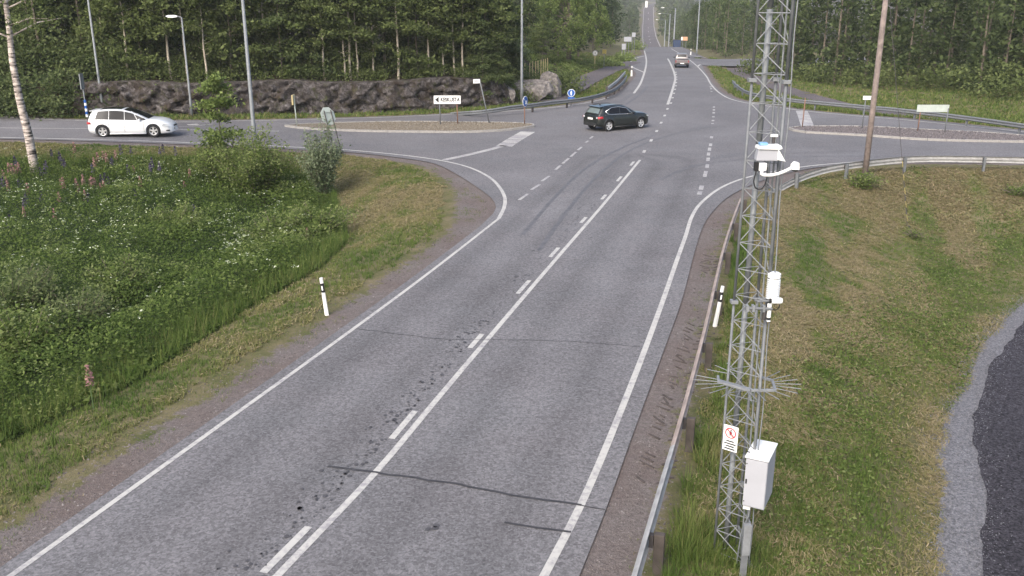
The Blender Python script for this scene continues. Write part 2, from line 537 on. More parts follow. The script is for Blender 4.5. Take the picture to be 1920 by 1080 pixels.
# ------------------------------------------------------------------ ground
MEADOW = np.array([T(u, v)[:2] for u, v in [(-250, 900), (0, 842), (130, 778), (250, 722), (380, 640), (480, 572), (600, 505), (655, 450), (640, 405), (628, 360), (560, 318), (400, 298), (200, 296), (60, 300), (-200, 300)]])
def fadd(a):
    return a
xs = np.concatenate([np.linspace(-900, -90, 12), np.linspace(-80, -46, 18), np.arange(-44, 46, .42), np.linspace(47, 90, 30), np.linspace(96, 260, 30), np.linspace(290, 1200, 14)])
ys = np.concatenate([np.linspace(-60, -6, 6), np.linspace(-4, 8, 10), np.arange(8.6, 82, .42), np.arange(83, 130, 1.4), np.arange(131, 260, 4), np.arange(262, 1000, 12), np.linspace(1030, 2600, 10)])
XX, YY = np.meshgrid(xs, ys)
ZZ = terr(XX, YY)
ZZ = np.where(np.abs(XX) > 300, np.minimum(ZZ, 14), ZZ)
dd = DR(XX, YY)
# where bare gravel lies: a verge along the paved edge, wide at the corners
wid = np.full(XX.shape, .9)
wid = np.where(YY < ymid(XX), np.where(XX < YY * .3 - .5, .8, 1.0), .55)
wid = np.where((YY < ymid(XX)) & (XX < -6) & (YY > 36), .75, wid)
wid = np.where((YY < 50) & (XX > 14), .35, wid)
cor = np.array(G(905, 385)[:2])
wid = wid + .9 * np.exp(-((XX - cor[0])**2 + (YY - cor[1])**2) / 9.0)
grav = np.clip(.5 + (wid - dd) / .9, 0, 1) * (dd < 6)
verge = ss(6, 1, dd)
idx = np.arange(XX.size).reshape(XX.shape)
F = np.stack([idx[:-1, :-1], idx[:-1, 1:], idx[1:, 1:], idx[1:, :-1]], -1).reshape(-1, 4)
meadow_floor = ss(1.5, 5, dd) * inside(MEADOW, XX, YY)  # mask of the darker green ground under the meadow plants
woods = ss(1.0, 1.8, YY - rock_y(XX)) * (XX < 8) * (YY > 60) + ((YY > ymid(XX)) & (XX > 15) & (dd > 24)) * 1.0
m = NT('ground_soil_and_grass'); co = m.coord()
g1 = m.noise(1.1, 5, .65, co); g2 = m.noise(14, 3, .7, co); g3 = m.noise(55, 2, .7, co)
turf = m.ramp(g1, [(.3, (.085, .1, .036)), (.5, (.15, .135, .065)), (.7, (.22, .18, .11))])
turf = m.mix(m.rng(g2, .35, .7), m.mix(.35, turf, (.04, .045, .02)), turf)
mead = m.ramp(g2, [(.3, (.018, .03, .008)), (.7, (.04, .065, .018))])
turf = m.mix(m.attr('meadow_floor'), turf, mead)
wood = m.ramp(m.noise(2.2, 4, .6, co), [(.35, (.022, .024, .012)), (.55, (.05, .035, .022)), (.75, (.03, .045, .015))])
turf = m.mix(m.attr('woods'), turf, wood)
gr = m.ramp(m.math('ADD', m.math('MULTIPLY', g3, .55), m.math('MULTIPLY', g2, .45)), [(.28, (.06, .051, .048)), (.5, (.15, .131, .124)), (.72, (.27, .245, .236))])
gr = m.mix(m.rng(m.noise(.6, 3, .5, co), .35, .65), gr, m.mix(.5, gr, (.12, .088, .076)))
gmask = m.rng(m.math('ADD', m.attr('gravel'), m.math('MULTIPLY', m.math('SUBTRACT', m.noise(2.2, 6, .75, co), .5), 1.9)), .40, .58)
m.set(m.mix(gmask, turf, gr), .95, 0, .2)
m.bump(m.math('ADD', g2, m.math('MULTIPLY', g3, .5)), .8, .05)
ground = npmesh('ground', np.stack([XX, YY, ZZ], -1).reshape(-1, 3), F, m.m, smooth=True,
                attrs={'gravel': grav.ravel(), 'meadow_floor': meadow_floor.ravel(), 'woods': np.clip(woods, 0, 1).ravel()})
tag(ground, 'verges, banks and fields of grass and gravel around the road junction', None, None, 'structure')

# ------------------------------------------------------------------ paved surfaces
def cdt_sheet(name, poly, mat, dz, step, zfun, lane=None, parent=None, bx=None):
    poly = np.asarray(poly, float)
    x0, y0 = poly.min(0); x1, y1 = poly.max(0)
    gx, gy = np.meshgrid(np.arange(x0, x1, step), np.arange(y0, y1, step))
    gx = gx.ravel() + (np.arange(gx.size) % 2) * .01; gy = gy.ravel()
    kk = inside(poly, gx, gy)
    gx, gy = gx[kk], gy[kk]
    near = pdist(poly[::2], gx, gy, True) > step * .35
    gx, gy = gx[near], gy[near]
    pts = [Vector(p) for p in poly] + [Vector(p) for p in zip(gx, gy)]
    n = len(poly)
    r = geometry.delaunay_2d_cdt(pts, [(i, (i + 1) % n) for i in range(n)], [], 1, 1e-4)
    V = np.array([[p.x, p.y] for p in r[0]])
    Fc = np.array([f for f in r[2] if len(f) == 3], np.int32)
    a = V[Fc[:, 1]] - V[Fc[:, 0]]; b = V[Fc[:, 2]] - V[Fc[:, 0]]
    flip = (a[:, 0] * b[:, 1] - a[:, 1] * b[:, 0]) < 0
    Fc[flip] = Fc[flip][:, ::-1]
    Z = zfun(V[:, 0], V[:, 1]) + dz
    at = {'lane': lane(V)} if lane else None
    return npmesh(name, np.column_stack([V, Z]), Fc, mat, parent, attrs=at)
_ce = centre[:, :2]
def lane_off(V):
    d = pdist(_ce[::2], V[:, 0], V[:, 1])
    i = np.argmin((V[:, 0][:, None] - _ce[None, ::4, 0])**2 + (V[:, 1][:, None] - _ce[None, ::4, 1])**2, axis=1) * 4
    i = np.clip(i, 1, len(_ce) - 2); t = _ce[i + 1] - _ce[i - 1]
    s = np.sign(t[:, 0] * (V[:, 1] - _ce[i, 1]) - t[:, 1] * (V[:, 0] - _ce[i, 0]))
    fade = (V[:, 1] < _ce[-1, 1] + 2)
    return np.where(fade, d * s, 40)
road = cdt_sheet('road', OUT, M['asphalt'], 0.0, 1.6, zr, lane_off)
tag(road, 'worn grey asphalt carriageway and side roads meeting at the junction', None, None, 'structure')
yy = np.arange(YC, 1000.1, 6.0)
V = []; Q = []
for i, y in enumerate(yy):
    xl = farL(y) - .4; wr = 8.6 - 1.0 * ss(205, 240, y)
    V += [(xl, y, zr(xl, y)), (xl + wr / 2 + .2, y, zr(xl, y)), (xl + wr + .2, y, zr(xl, y))]
    if i:
        a = 3 * (i - 1); b = 3 * i
        Q += [(a, a + 1, b + 1, b), (a + 1, a + 2, b + 2, b + 1)]
far_road = npmesh('road', V, Q, M['asphalt_far'] if 'asphalt_far' in M else M['asphalt_path'], attrs={'lane': np.full(len(V), 40.)})
tag(far_road, 'straight grey road climbing the wooded hill beyond the crest', None, None, 'structure')

def ribbon(pts, w, name, mat, parent, dz=.006, zf=None, w1=None):
    p = np.asarray(pts, float)[:, :2]
    a = offset(p, w / 2); b = offset(p, -w / 2)
    if zf is None:
        zf = zr
    V = np.concatenate([np.column_stack([a, zf(a[:, 0], a[:, 1]) + dz]), np.column_stack([b, zf(b[:, 0], b[:, 1]) + dz])])
    n = len(p); i = np.arange(n - 1)
    return npmesh(name, V, np.stack([i, i + n, i + n + 1, i + 1], -1), mat, parent)
def solid(p, w, name='edge_line', mat='paint', dz=.006, parent=None):
    return ribbon(p, w, name, M[mat], parent or road, dz)
solid(main_left, .105); solid(corner_left, .15); solid(main_right, .135); solid(centre, .13, 'centre_line')
solid(side_far[:-6], .13)
solid(far_left, .22); solid(far_right, .15)
# dashes beside the centre line: 3 m long every 12 m
cl = offset(centre, .24); CL = seglen(cl)
for (u0, v0, u1, v1) in [(505, 1072, 585, 991), (742, 819, 793, 769), (888, 662, 919, 629), (983, 556, 1003, 533), (1048, 479, 1065, 463), (1097, 421, 1110, 409), (1135, 376, 1143, 367), (1160, 341, 1170, 331), (1183, 309, 1190, 302)]:
    a, b = G(u0, v0), G(u1, v1)
    sa = CL[np.argmin(np.linalg.norm(cl - np.array(a[:2]), axis=1))]; sb = CL[np.argmin(np.linalg.norm(cl - np.array(b[:2]), axis=1))]
    solid(at_len(cl, np.linspace(sa, max(sb, sa + 1.0), 6)), .13, 'lane_dash')
a0 = extend(cl, 0, 0)
for k, u in enumerate([0.5]):
    pass
# dashes across the mouth of the side road
def dash(u0, v0, u1, v1, w, name='lane_dash', mat='paint'):
    a, b = G(u0, v0), G(u1, v1)
    p = np.array([a[:2], b[:2]]); p = at_len(p, np.linspace(0, seglen(p)[-1], 4))
    return ribbon(p, w, name, M[mat], road)
for s in [(1300, 585, 1350, 550), (1368, 528, 1415, 498), (1427, 480, 1470, 450), (1505, 415, 1533, 390), (1545, 380, 1580, 350), (1590, 342, 1620, 315), (1630, 305, 1652, 287), (1675, 262, 1688, 252), (1698, 240, 1715, 227)]:
    dash(540 + s[0] / 3, 180 + s[1] / 3, 540 + s[2] / 3, 180 + s[3] / 3, .14, mat='paint_worn')
# short marks continuing the centre line through the junction (zoom scale 5.4, origin 1160,130)
for (x, y, l) in [(258, 832, 30), (329, 720, 28), (385, 625, 24), (430, 541, 22), (466, 468, 20), (494, 401, 18), (530, 342, 16), (546, 288, 15), (560, 243, 14), (571, 203, 13), (579, 167, 12), (583, 134, 12), (586, 103, 11), (586, 78, 10), (583, 52, 10), (579, 30, 10)]:
    u, v = 1160 + x / 5.4, 130 + y / 5.4; h = l / 5.4 / 2
    dash(u - h * .4, v + h * .8, u + h * .4, v - h * .8, .17)
mid2 = gp([(1252, 196), (1257, 181), (1262.5, 163), (1266, 148), (1264.5, 138), (1261, 128), (1255.5, 116), (1252, 110)])
solid(mid2, .22, 'centre_line')
for (x, y, l) in [(930, 178, 10), (936, 196, 12), (940, 225, 8), (965, 382, 14), (964, 411, 16), (962, 441, 18), (959, 481, 13), (955, 519, 15), (951, 550, 10), (940, 690, 24), (931, 765, 32), (920, 810, 38), (910, 858, 36), (905, 912, 40), (896, 980, 40), (881, 1045, 34), (873, 1075, 34)]:
    u, v = 1160 + x / 5.4, 130 + y / 5.4; h = l / 5.4 / 2
    dash(u - h * .12, v + h * .85, u + h * .12, v - h * .85, .18, mat='paint_worn')
for (x, y, l) in [(1315, 352, 8), (1312, 362, 6)]:
    dash(x - 1, y + l / 2, x + 1, y - l / 2, .2, mat='paint_worn')
# give-way band at the left mouth: a thin line then broad worn blocks
ribbon(gp([(833, 300), (870, 292), (905, 284), (945, 273)]), .42, 'stop_line', M['paint_worn'], road)
for (ua, va, ub, vb, mt) in [(945, 274.5, 953, 269, 'paint_worn'), (954, 268.5, 964, 262, 'paint_worn'), (965, 261.5, 976, 255, 'paint_worn'), (977, 254.5, 990, 247, 'paint')]:
    dash(ua, va, ub, vb, .95, 'stop_block', mt)
ribbon(gp([(1503, 208), (1507, 217), (1511, 228), (1515, 239)]), .85, 'stop_line', M['paint_worn'], road)
# left side road markings
solid(gp([(-60, 238.5), (15, 240), (170, 241), (327, 243), (523, 246)]), .13, 'centre_line')
solid(gp([(327, 238), (360, 236.5), (400, 232.5)]), .13, 'lane_line', 'paint_worn'); solid(gp([(300, 229.8), (400, 229.4)]), .12, 'lane_line', 'paint_worn')
dash(352, 234, 372, 233, .5, 'hatch_mark')
# loop round the path mouth
solid(gp([(1208, 105), (1192, 109), (1182, 117), (1186, 125.5), (1208, 136)]), .22)
solid(gp([(1313, 121), (1309, 123.5), (1308, 125)]), .25)
solid(gp([(1293, 104), (1323, 108)]), .25)
# far road lines
for off, wd, nm in ((0.0, .3, 'edge_line'), (7.3, .3, 'edge_line')):
    y2 = np.arange(YC if off == 0 else 236, 780, 6.0)
    ribbon(np.column_stack([farL(y2) + off, y2]), wd, nm, M['paint'], far_road, dz=.03)
for y0 in (235, 440, 475, 515, 560, 600, 660, 700):
    y2 = np.linspace(y0, y0 + 9, 3)
    ribbon(np.column_stack([farL(y2) + 3.5, y2]), .28, 'lane_dash', M['paint'], far_road, dz=.03)
# sealed cracks and tyre polish
def crack(pix, w, mat='bitumen', dz=.009, jit=.03, name='sealed_crack'):
    p = gp(pix, step=.25)[:, :2]
    if jit:
        p = p + RNG.normal(0, jit, p.shape) * .5
    ribbon(p, w, name, M[mat], road, dz)
crack([(615, 874), (705, 886), (830, 905), (960, 928), (1090, 948)], .06)
crack([(1090, 948), (1135, 956)], .025)
crack([(945, 980), (1000, 988), (1072, 998)], .055)
crack([(672, 617), (760, 628), (830, 636), (925, 637), (1060, 640), (1200, 650)], .018)
crack([(1200, 120), (1225, 121), (1253, 120)], .35, 'tyre_mark', .003, 0)
for pix in ([(1010, 470), (1060, 400), (1120, 330), (1180, 283), (1240, 258), (1330, 236)], [(980, 440), (1040, 370), (1095, 318), (1160, 280), (1230, 252)],
            [(1325, 300), (1390, 290), (1470, 287), (1640, 284), (1800, 287)], [(1235, 338), (1300, 312), (1400, 298), (1500, 294), (1700, 292)],
            [(1010, 232), (1090, 222), (1150, 205), (1190, 185), (1215, 160)], [(1045, 216), (1120, 203), (1170, 186), (1196, 168)]):
    ribbon(gp(pix), .16, 'tyre_polish', M['tyre_mark'], road, .003)
# oil drips beside the centre line
drip = MB()
for k in range(460):
    s = RNG.uniform(12, 52) if k % 3 else RNG.uniform(13, 26); q = at_len(cl, s)
    o_ = abs(RNG.normal(0, .3)) + .05
    t = at_len(cl, s + .2) - q; t /= np.linalg.norm(t)
    c = q + np.array([-t[1], t[0]]) * o_
    r_ = RNG.uniform(.01, .034) * RNG.choice([1, 1, 1, 1.6]); n_ = 7
    drip.add([(c[0] + r_ * math.cos(a) * RNG.uniform(.7, 1.2), c[1] + r_ * 1.3 * math.sin(a), .011) for a in np.linspace(0, 2 * math.pi, n_, endpoint=False)], [tuple(range(n_))])
for (u, v) in [(803, 993), (818, 986), (815, 991), (1000, 470), (975, 286), (1108, 446)]:
    c = G(u, v); r_ = .06; n_ = 7
    drip.add([(c[0] + r_ * math.cos(a) * RNG.uniform(.6, 1.2), c[1] + r_ * math.sin(a), .011) for a in np.linspace(0, 2 * math.pi, n_, endpoint=False)], [tuple(range(n_))])
tag(drip.build('oil_spots', M['oil'], road, fix=False), kind='stuff')

# cycle path, right path and lower track
cpath = ribbon(path_c, 3.0, 'cycle_path', M['asphalt_path'], None, .012, lambda x, y: np.maximum(terr(x, y), zr(x, y)))
tag(cpath, 'brownish asphalt cycle path climbing away between grass banks', None, None, 'structure')
rp = ribbon(rpath, 2.6, 'footpath', M['asphalt_path'], None, .04, terr)
tag(rp, 'grey footpath behind the far guardrail', None, None, 'structure')
m = NT('loose_gravel'); co = m.coord()
gg = m.noise(17, 4, .85, co); g0 = m.noise(120, 2, .7, co)
m.set(m.ramp(m.math('ADD', m.math('MULTIPLY', gg, .7), m.math('MULTIPLY', g0, .3)), [(.36, (.05, .05, .055)), (.5, (.15, .15, .162)), (.66, (.33, .33, .345))]), .9, 0, .3)
m.bump(gg, .9, .03)
M['gravel'] = m.m
trk = cdt_sheet('gravel_path', TRK, M['gravel'], .03, 1.2, terr)
tag(trk, 'pale loose gravel edge of the track under the bank', None, None, 'structure')
tra = cdt_sheet('track_path', TRA, M['asphalt_dark'], 0, 1.2, lambda x, y: np.full(np.shape(x), -1.672))
tag(tra, 'dark new asphalt track below the mown bank', None, None, 'structure')

# ================================================================== rock cutting
def rock_wall():
    xs_ = np.arange(ROCK[1][0] - 1, ROCK[-1][0] - 1.2, .13); hs = np.linspace(0, 1, 26)
    S, Hh = np.meshgrid(xs_, hs)
    yb = rock_y(S)
    top = terr(S[0], yb[0] + 2.3) + .05
    bot = terr(S[0], yb[0] - .3) - .15
    top = top * (1 + 0 * S[0])
    Z = bot[None] + Hh * (top - bot)[None]
    n1 = fbm(S * .5, Z * .8 + 10, 21, 3)
    # blocky joints: cells with their own offset and tilt
    cells = RNG.uniform([xs_[0], -1], [xs_[-1], 4], (520, 2)); off = RNG.uniform(-.36, .36, 520); tl = RNG.normal(0, .3, (520, 2))
    dx = (S[..., None] - cells[:, 0]) * .8; dz = (Z[..., None] - cells[:, 1]) * 1.2
    dist_ = dx**2 + dz**2; k = np.argmin(dist_, -1)
    two = np.sort(np.partition(dist_, 1, -1)[..., :2], -1); gap_ = np.sqrt(two[..., 1]) - np.sqrt(two[..., 0])
    crev = np.exp(-(gap_ / .07)**2) * np.clip(fbm(S * .7, Z * .7, 66, 2) * 2.4 - .8, 0, 1)
    ddx = np.take_along_axis(dx, k[..., None], -1)[..., 0]; ddz = np.take_along_axis(dz, k[..., None], -1)[..., 0]
    D = off[k] + tl[k, 0] * ddx + tl[k, 1] * ddz + (n1 - .5) * .35 + (fbm(S * 3.5, Z * 3.5, 5, 3) - .5) * .26 - crev * .3
    Y = yb + .1 + Hh * .75 - D * (1 - Hh**6)
    X = S + (fbm(S * 1.5, Z * 1.5, 50, 2) - .5) * .15
    Y[-1] = yb[0] + 2.1; Z[-1] = terr(S[0], Y[-1]) + .02
    idx = np.arange(X.size).reshape(X.shape)
    F = np.stack([idx[:-1, :-1], idx[:-1, 1:], idx[1:, 1:], idx[1:, :-1]], -1).reshape(-1, 4)
    m = NT('mossy_rock'); co = m.coord()
    sc = m.n('ShaderNodeMapping'); sc.inputs['Scale'].default_value = (1, 1, .8); m.l(co, sc.inputs[0]); vv = sc.outputs[0]
    n1 = m.noise(1.3, 5, .65, vv); n2 = m.noise(3.4, 7, .78, vv, .6)
    col = m.ramp(n2, [(.36, (.012, .01, .01)), (.48, (.05, .044, .042)), (.6, (.12, .11, .108)), (.74, (.27, .255, .25))])
    col = m.mix(m.rng(n1, .45, .65), col, m.ramp(m.noise(11, 3, .6, vv), [(.35, (.016, .012, .01)), (.65, (.055, .04, .026))]))
    col = m.mix(m.math('MULTIPLY', m.rng(m.noise(2.6, 4, .6, vv), .54, .7), .6), col, (.045, .055, .018))
    m.set(col, .92, 0, .2); m.bump(n2, .8, .1)
    M['rock'] = m.m
    o = npmesh('rock_cutting', np.stack([X, Y, Z], -1).reshape(-1, 3), F, m.m)
    tag(o, 'mossy dark rock cutting behind the left side road', None, None, 'structure')
rock_wall()
def boulder(name, c, dims, seed, label, rz=0.0):
    bm = bmesh.new(); bmesh.ops.create_icosphere(bm, subdivisions=4, radius=1.0)
    r = np.random.default_rng(seed); pl = r.normal(size=(24, 3)); pl /= np.linalg.norm(pl, axis=1, keepdims=True); pd = r.uniform(.5, .9, 24)
    for v in bm.verts:
        p = np.array(v.co)
        for n_, d_ in zip(pl, pd):
            e = p @ n_ - d_
            if e > 0:
                p = p - n_ * e
        p = p * (1.1 + .22 * (float(fbm(np.array(p[0] * 4), np.array(p[2] * 4 + p[1] * 3), seed, 3)) - .5))
        v.co = Vector(p * np.array(dims))
    me = bpy.data.meshes.new(name); bm.to_mesh(me); bm.free()
    me.materials.append(M['rock_pale']); o = bpy.data.objects.new(name, me); o.location = c; o.rotation_euler = (0, 0, rz)
    return tag(link(o), label, 'rock')
m = NT('pale_rock'); co = m.coord()
n2 = m.noise(3.2, 5, .7, co)
m.set(m.ramp(n2, [(.3, (.06, .055, .055)), (.5, (.19, .175, .165)), (.7, (.34, .31, .29))]), .9, 0, .2); m.bump(n2, .9, .12)
M['rock_pale'] = m.m
p = G(1030, 185); boulder('rock_outcrop', (p.x + .1, p.y + 1.2, p.z + .6), (1.5, 1.1, 1.7), 3, 'pointed grey rock outcrop beside the foot of the cycle path', .5)
p = G(985, 190); boulder('rock_outcrop', (p.x, p.y + 1.4, p.z + .5), (2.3, 1.2, 1.35), 5, 'broad grey rock outcrop behind the tall bare lamp post', .1)
p = G(925, 196); boulder('rock_outcrop', (p.x + .4, p.y + 1.6, p.z + .6), (1.8, 1.1, 1.25), 8, 'low dark rock outcrop behind the leaning name sign', -.2)

# ================================================================== traffic islands
def island(pix_low, pix_up, name, label, soil):
    lo = gp(pix_low, step=.5); up = gp(pix_up, step=.5)
    loop = np.concatenate([lo[:, :2], up[::-1, :2]])
    L = seglen(np.concatenate([loop, loop[:1]])); tot = L[-1]; n = int(tot / 1.0)
    pts = at_len(np.concatenate([loop, loop[:1]]), np.linspace(0, tot, n + 1)[:-1])
    cen = pts.mean(0)
    base = empty(name, (cen[0], cen[1], float(zr(cen[0], cen[1]))), kind='structure', label=label)
    z0 = base.location.z
    n = len(pts)
    for i in range(n):
        a, b = pts[i], pts[(i + 1) % n]
        d = b - a; l = np.linalg.norm(d)
        if l < .15:
            continue
        ang = math.atan2(d[1], d[0]); mid = (a + b) / 2
        MB().box((0, 0, 0), (l - .015, .15, .26)).build('kerb_stone', M['granite'], base, bevel=.015, loc=(mid[0] - cen[0], mid[1] - cen[1], float(zr(*mid)) - z0 + RNG.uniform(-.006, .006)))
        base.children[-1].rotation_euler = (0, 0, ang)
    inner = offset(np.concatenate([pts, pts[:1]]), .02)[:-1]
    V = np.column_stack([inner - cen, [float(zr(*q)) - z0 + .085 for q in inner]])
    bm = bmesh.new(); vs = [bm.verts.new(v) for v in V]; es = [bm.edges.new((vs[i], vs[(i + 1) % n])) for i in range(n)]
    bmesh.ops.triangle_fill(bm, edges=es, use_beauty=True)
    for f in bm.faces:
        if f.normal.z < 0:
            f.normal_flip()
    me = bpy.data.meshes.new('island_fill'); bm.to_mesh(me); bm.free(); me.materials.append(soil)
    link(bpy.data.objects.new('island_fill', me), base)
    # loose stones on top
    x0, y0 = inner.min(0); x1, y1 = inner.max(0)
    q = RNG.uniform([x0, y0], [x1, y1], (9000, 2)); q = q[inside(inner, q[:, 0], q[:, 1])][:3200]
    tet = np.array([[1, 0, -.3], [-.5, .87, -.3], [-.5, -.87, -.3], [0, 0, .9]])
    s_ = RNG.uniform(.04, .11, len(q)); an = RNG.uniform(0, 6.28, len(q))
    c_, n_ = np.cos(an), np.sin(an)
    tx = tet[None, :, 0] * c_[:, None] - tet[None, :, 1] * n_[:, None]; ty = tet[None, :, 0] * n_[:, None] + tet[None, :, 1] * c_[:, None]
    tv = np.stack([q[:, None, 0] - cen[0] + tx * s_[:, None], q[:, None, 1] - cen[1] + ty * s_[:, None], .1 + tet[None, :, 2] * s_[:, None] * .6 + 0 * tx], -1).reshape(-1, 3)
    b = np.arange(len(q))[:, None] * 4
    f = np.concatenate([b + [0, 1, 3], b + [1, 2, 3], b + [2, 0, 3]])
    tag(npmesh('loose_stones', tv, f, soil, base), kind='stuff')
    return base
m = NT('island_dry_soil'); co = m.coord()
m.set(m.ramp(m.noise(9, 4, .7, co), [(.3, (.07, .055, .04)), (.5, (.17, .145, .11)), (.7, (.3, .27, .22))]), .95, 0, .2)
soil1 = m.m
m = NT('island_cobble_gravel'); co = m.coord()
m.set(m.ramp(m.noise(9, 4, .7, co), [(.3, (.05, .042, .045)), (.5, (.13, .115, .115)), (.7, (.26, .24, .24))]), .95, 0, .2)
soil2 = m.m
island([(535, 237.5), (560, 241), (600, 244), (675, 247), (780, 248.5), (875, 249), (940, 246), (985, 241), (1006, 237.5)], [(537, 236.5), (560, 235), (625, 232.5), (725, 230.5), (875, 231), (960, 232.5), (995, 234)], 'traffic_island', 'kerbed traffic island with dry soil on the left side road', soil1)
island([(1479, 242), (1500, 248.5), (1560, 252), (1623, 255.5), (1729, 263), (1830, 266), (1920, 267.5), (2020, 270)], [(1482, 241), (1500, 239.5), (1560, 239), (1623, 239.5), (1720, 244.5), (1849, 251), (1920, 256.5), (2020, 264)], 'traffic_island', 'kerbed traffic island with grey stones on the right side road', soil2)

# ================================================================== guardrails
def guardrail(pts, label, side, post_gap=4.0, zf=None, post_mat='galv', beam_mat='galv', post_w=(.1, .14), h=.72, first=1.5, ends=(0, 0), post_off=.13, skip=0, near_new=False):
    """pts: polyline on plan; side +1: posts left of the direction of travel"""
    p = np.asarray(pts, float)[:, :2]; L = seglen(p)[-1]
    c = at_len(p, 0.0)
    zf = zf or terr
    root = empty('guardrail', (c[0], c[1], float(zf(*c))), label=label, cat='guardrail')
    o = np.array([c[0], c[1], root.location.z])
    prof = [(.0, .155), (.035, .14), (.075, .1), (.075, .06), (.02, .025), (.02, -.025), (.075, -.06), (.075, -.1), (.035, -.14), (0, -.155)]
    secs = np.arange(0, L, 4.0)
    for i, s0 in enumerate(secs):
        s1 = min(L, s0 + 4.0)
        if s1 - s0 < .3:
            continue
        ss_ = np.linspace(s0, s1 - .012, 6); q = at_len(p, ss_)
        t = at_len(p, np.minimum(ss_ + .05, L)) - at_len(p, np.maximum(ss_ - .05, 0)); t /= np.linalg.norm(t, axis=1, keepdims=True)
        nrm = np.stack([-t[:, 1], t[:, 0]], 1) * -side
        V = []; n = len(prof)
        for q_, n_, s_ in zip(q, nrm, ss_):
            zz = max(float(zf(*q_)), float(zr(*q_)) - .1)
            drop = 0
            if ends[0] and s_ < 6:
                drop = (1 - s_ / 6) ** 1.5 * .6
            if ends[1] and L - s_ < 6:
                drop = (1 - (L - s_) / 6) ** 1.5 * .6
            for k in range(2):
                for (a, b) in prof:
                    V.append(np.array([*(q_ + n_ * (a - .006 * k)), zz + h - .155 + b - drop]) - o)
        F_ = []
        for j in range(len(q) - 1):
            for k in range(2):
                for e in range(n - 1):
                    A = j * 2 * n + k * n + e; B = A + 2 * n
                    F_.append((A, A + 1, B + 1, B))
            A = j * 2 * n; F_ += [(A, A + n, A + 3 * n, A + 2 * n), (A + n - 1, A + 2 * n - 1, A + 4 * n - 1, A + 3 * n - 1)]
        MB().add(V, F_).build('beam', M['rail_grey'] if near_new and s0 < 11 else M[beam_mat], root)
    sp = np.arange(first, L - .2, post_gap)
    for s_ in sp[skip:]:
        q = at_len(p, s_); t = at_len(p, min(L, s_ + .1)) - at_len(p, max(0, s_ - .1)); t /= np.linalg.norm(t)
        nn = np.array([-t[1], t[0]]) * side
        zz = float(zf(*q)); ang = math.atan2(t[1], t[0])
        g = q + nn * post_off
        hz = max(zz, float(zr(*q)) - .1) + h - .03
        gz = float(zf(*g)) - .25
        ob = MB().box((0, 0, 0), (post_w[0], post_w[1], hz - gz)).build('post', M[post_mat], root, bevel=.008, loc=(g[0] - o[0], g[1] - o[1], (hz + gz) / 2 - o[2]))
        ob.rotation_euler = (0, 0, ang)
        g2 = q + nn * (post_off - post_w[1] / 2) * .45
        ob = MB().box((0, 0, 0), (.09, max(.03, post_off - post_w[1] / 2 - .012), .2)).build('spacer', M['dark_steel'], root, loc=(g2[0] - o[0], g2[1] - o[1], hz - .13 - o[2]))
        ob.rotation_euler = (0, 0, ang)
    return root
gr_near = np.array([PZ(u, v, .70)[:2] for u, v in [(1192, 1080), (1245, 898), (1277, 790), (1303, 695), (1326, 605), (1345, 520), (1360, 458), (1376, 408), (1391, 368)]])
gr_near = extend(catmull(gr_near, .5), 8, 0)
M['rail_brown'] = simple('dirty_galvanised', (.36, .29, .25), .6, .25, .3, 2.5)
guardrail(gr_near, 'dusty steel guardrail along the main road edge beside the lattice mast', -1, 4.0, None, 'post_brown', 'rail_brown', (.1, .15), first=1.2, post_off=.15, near_new=True)
gr2 = np.array([PZ(u, v, .70)[:2] for u, v in [(1440, 336), (1490, 321), (1540, 310), (1585, 303), (1640, 296), (1690, 291.5), (1750, 290), (1815, 290.5), (1920, 292)]])
gr2 = extend(catmull(gr2, .5), 0, 18)
guardrail(gr2, 'grey steel guardrail curving along the top of the mown bank', -1, 4.0, None, 'galv', 'rail_grey', first=2.6, ends=(1, 0))
gr3 = np.array([PZ(u, v, .55)[:2] for u, v in [(1374, 150), (1386, 163), (1410, 175), (1474, 186), (1545, 193), (1623, 200), (1720, 210), (1820, 222), (1920, 236)]])
gr3 = extend(catmull(gr3, .5), 0, 18)
guardrail(gr3, 'pale steel guardrail on the far side of the right side road', 1, 4.0, None, 'galv', 'galv', first=1.0)
gr4 = np.array([G(845, 213, 0)[:2]] + [PZ(u, v, .65)[:2] for u, v in [(900, 202), (980, 196.5), (1030, 190), (1092, 183), (1142, 169.5), (1163, 156), (1175, 140)]])
gr4 = catmull(gr4, .5)
guardrail(gr4, 'steel guardrail curving past the foot of the cycle path', 1, 4.0, None, 'dark_steel', 'galv', first=8.0, ends=(1, 0))
q = np.array([PZ(u, v, .8)[:2] for u, v in [(1139, 166), (1158, 150), (1172, 134)]])
guardrail(catmull(q, .5), 'short barrier with dark posts behind the guardrail by the cycle path', 1, 1.2, None, 'dark_steel', 'rail_grey', first=.4, h=1.0)

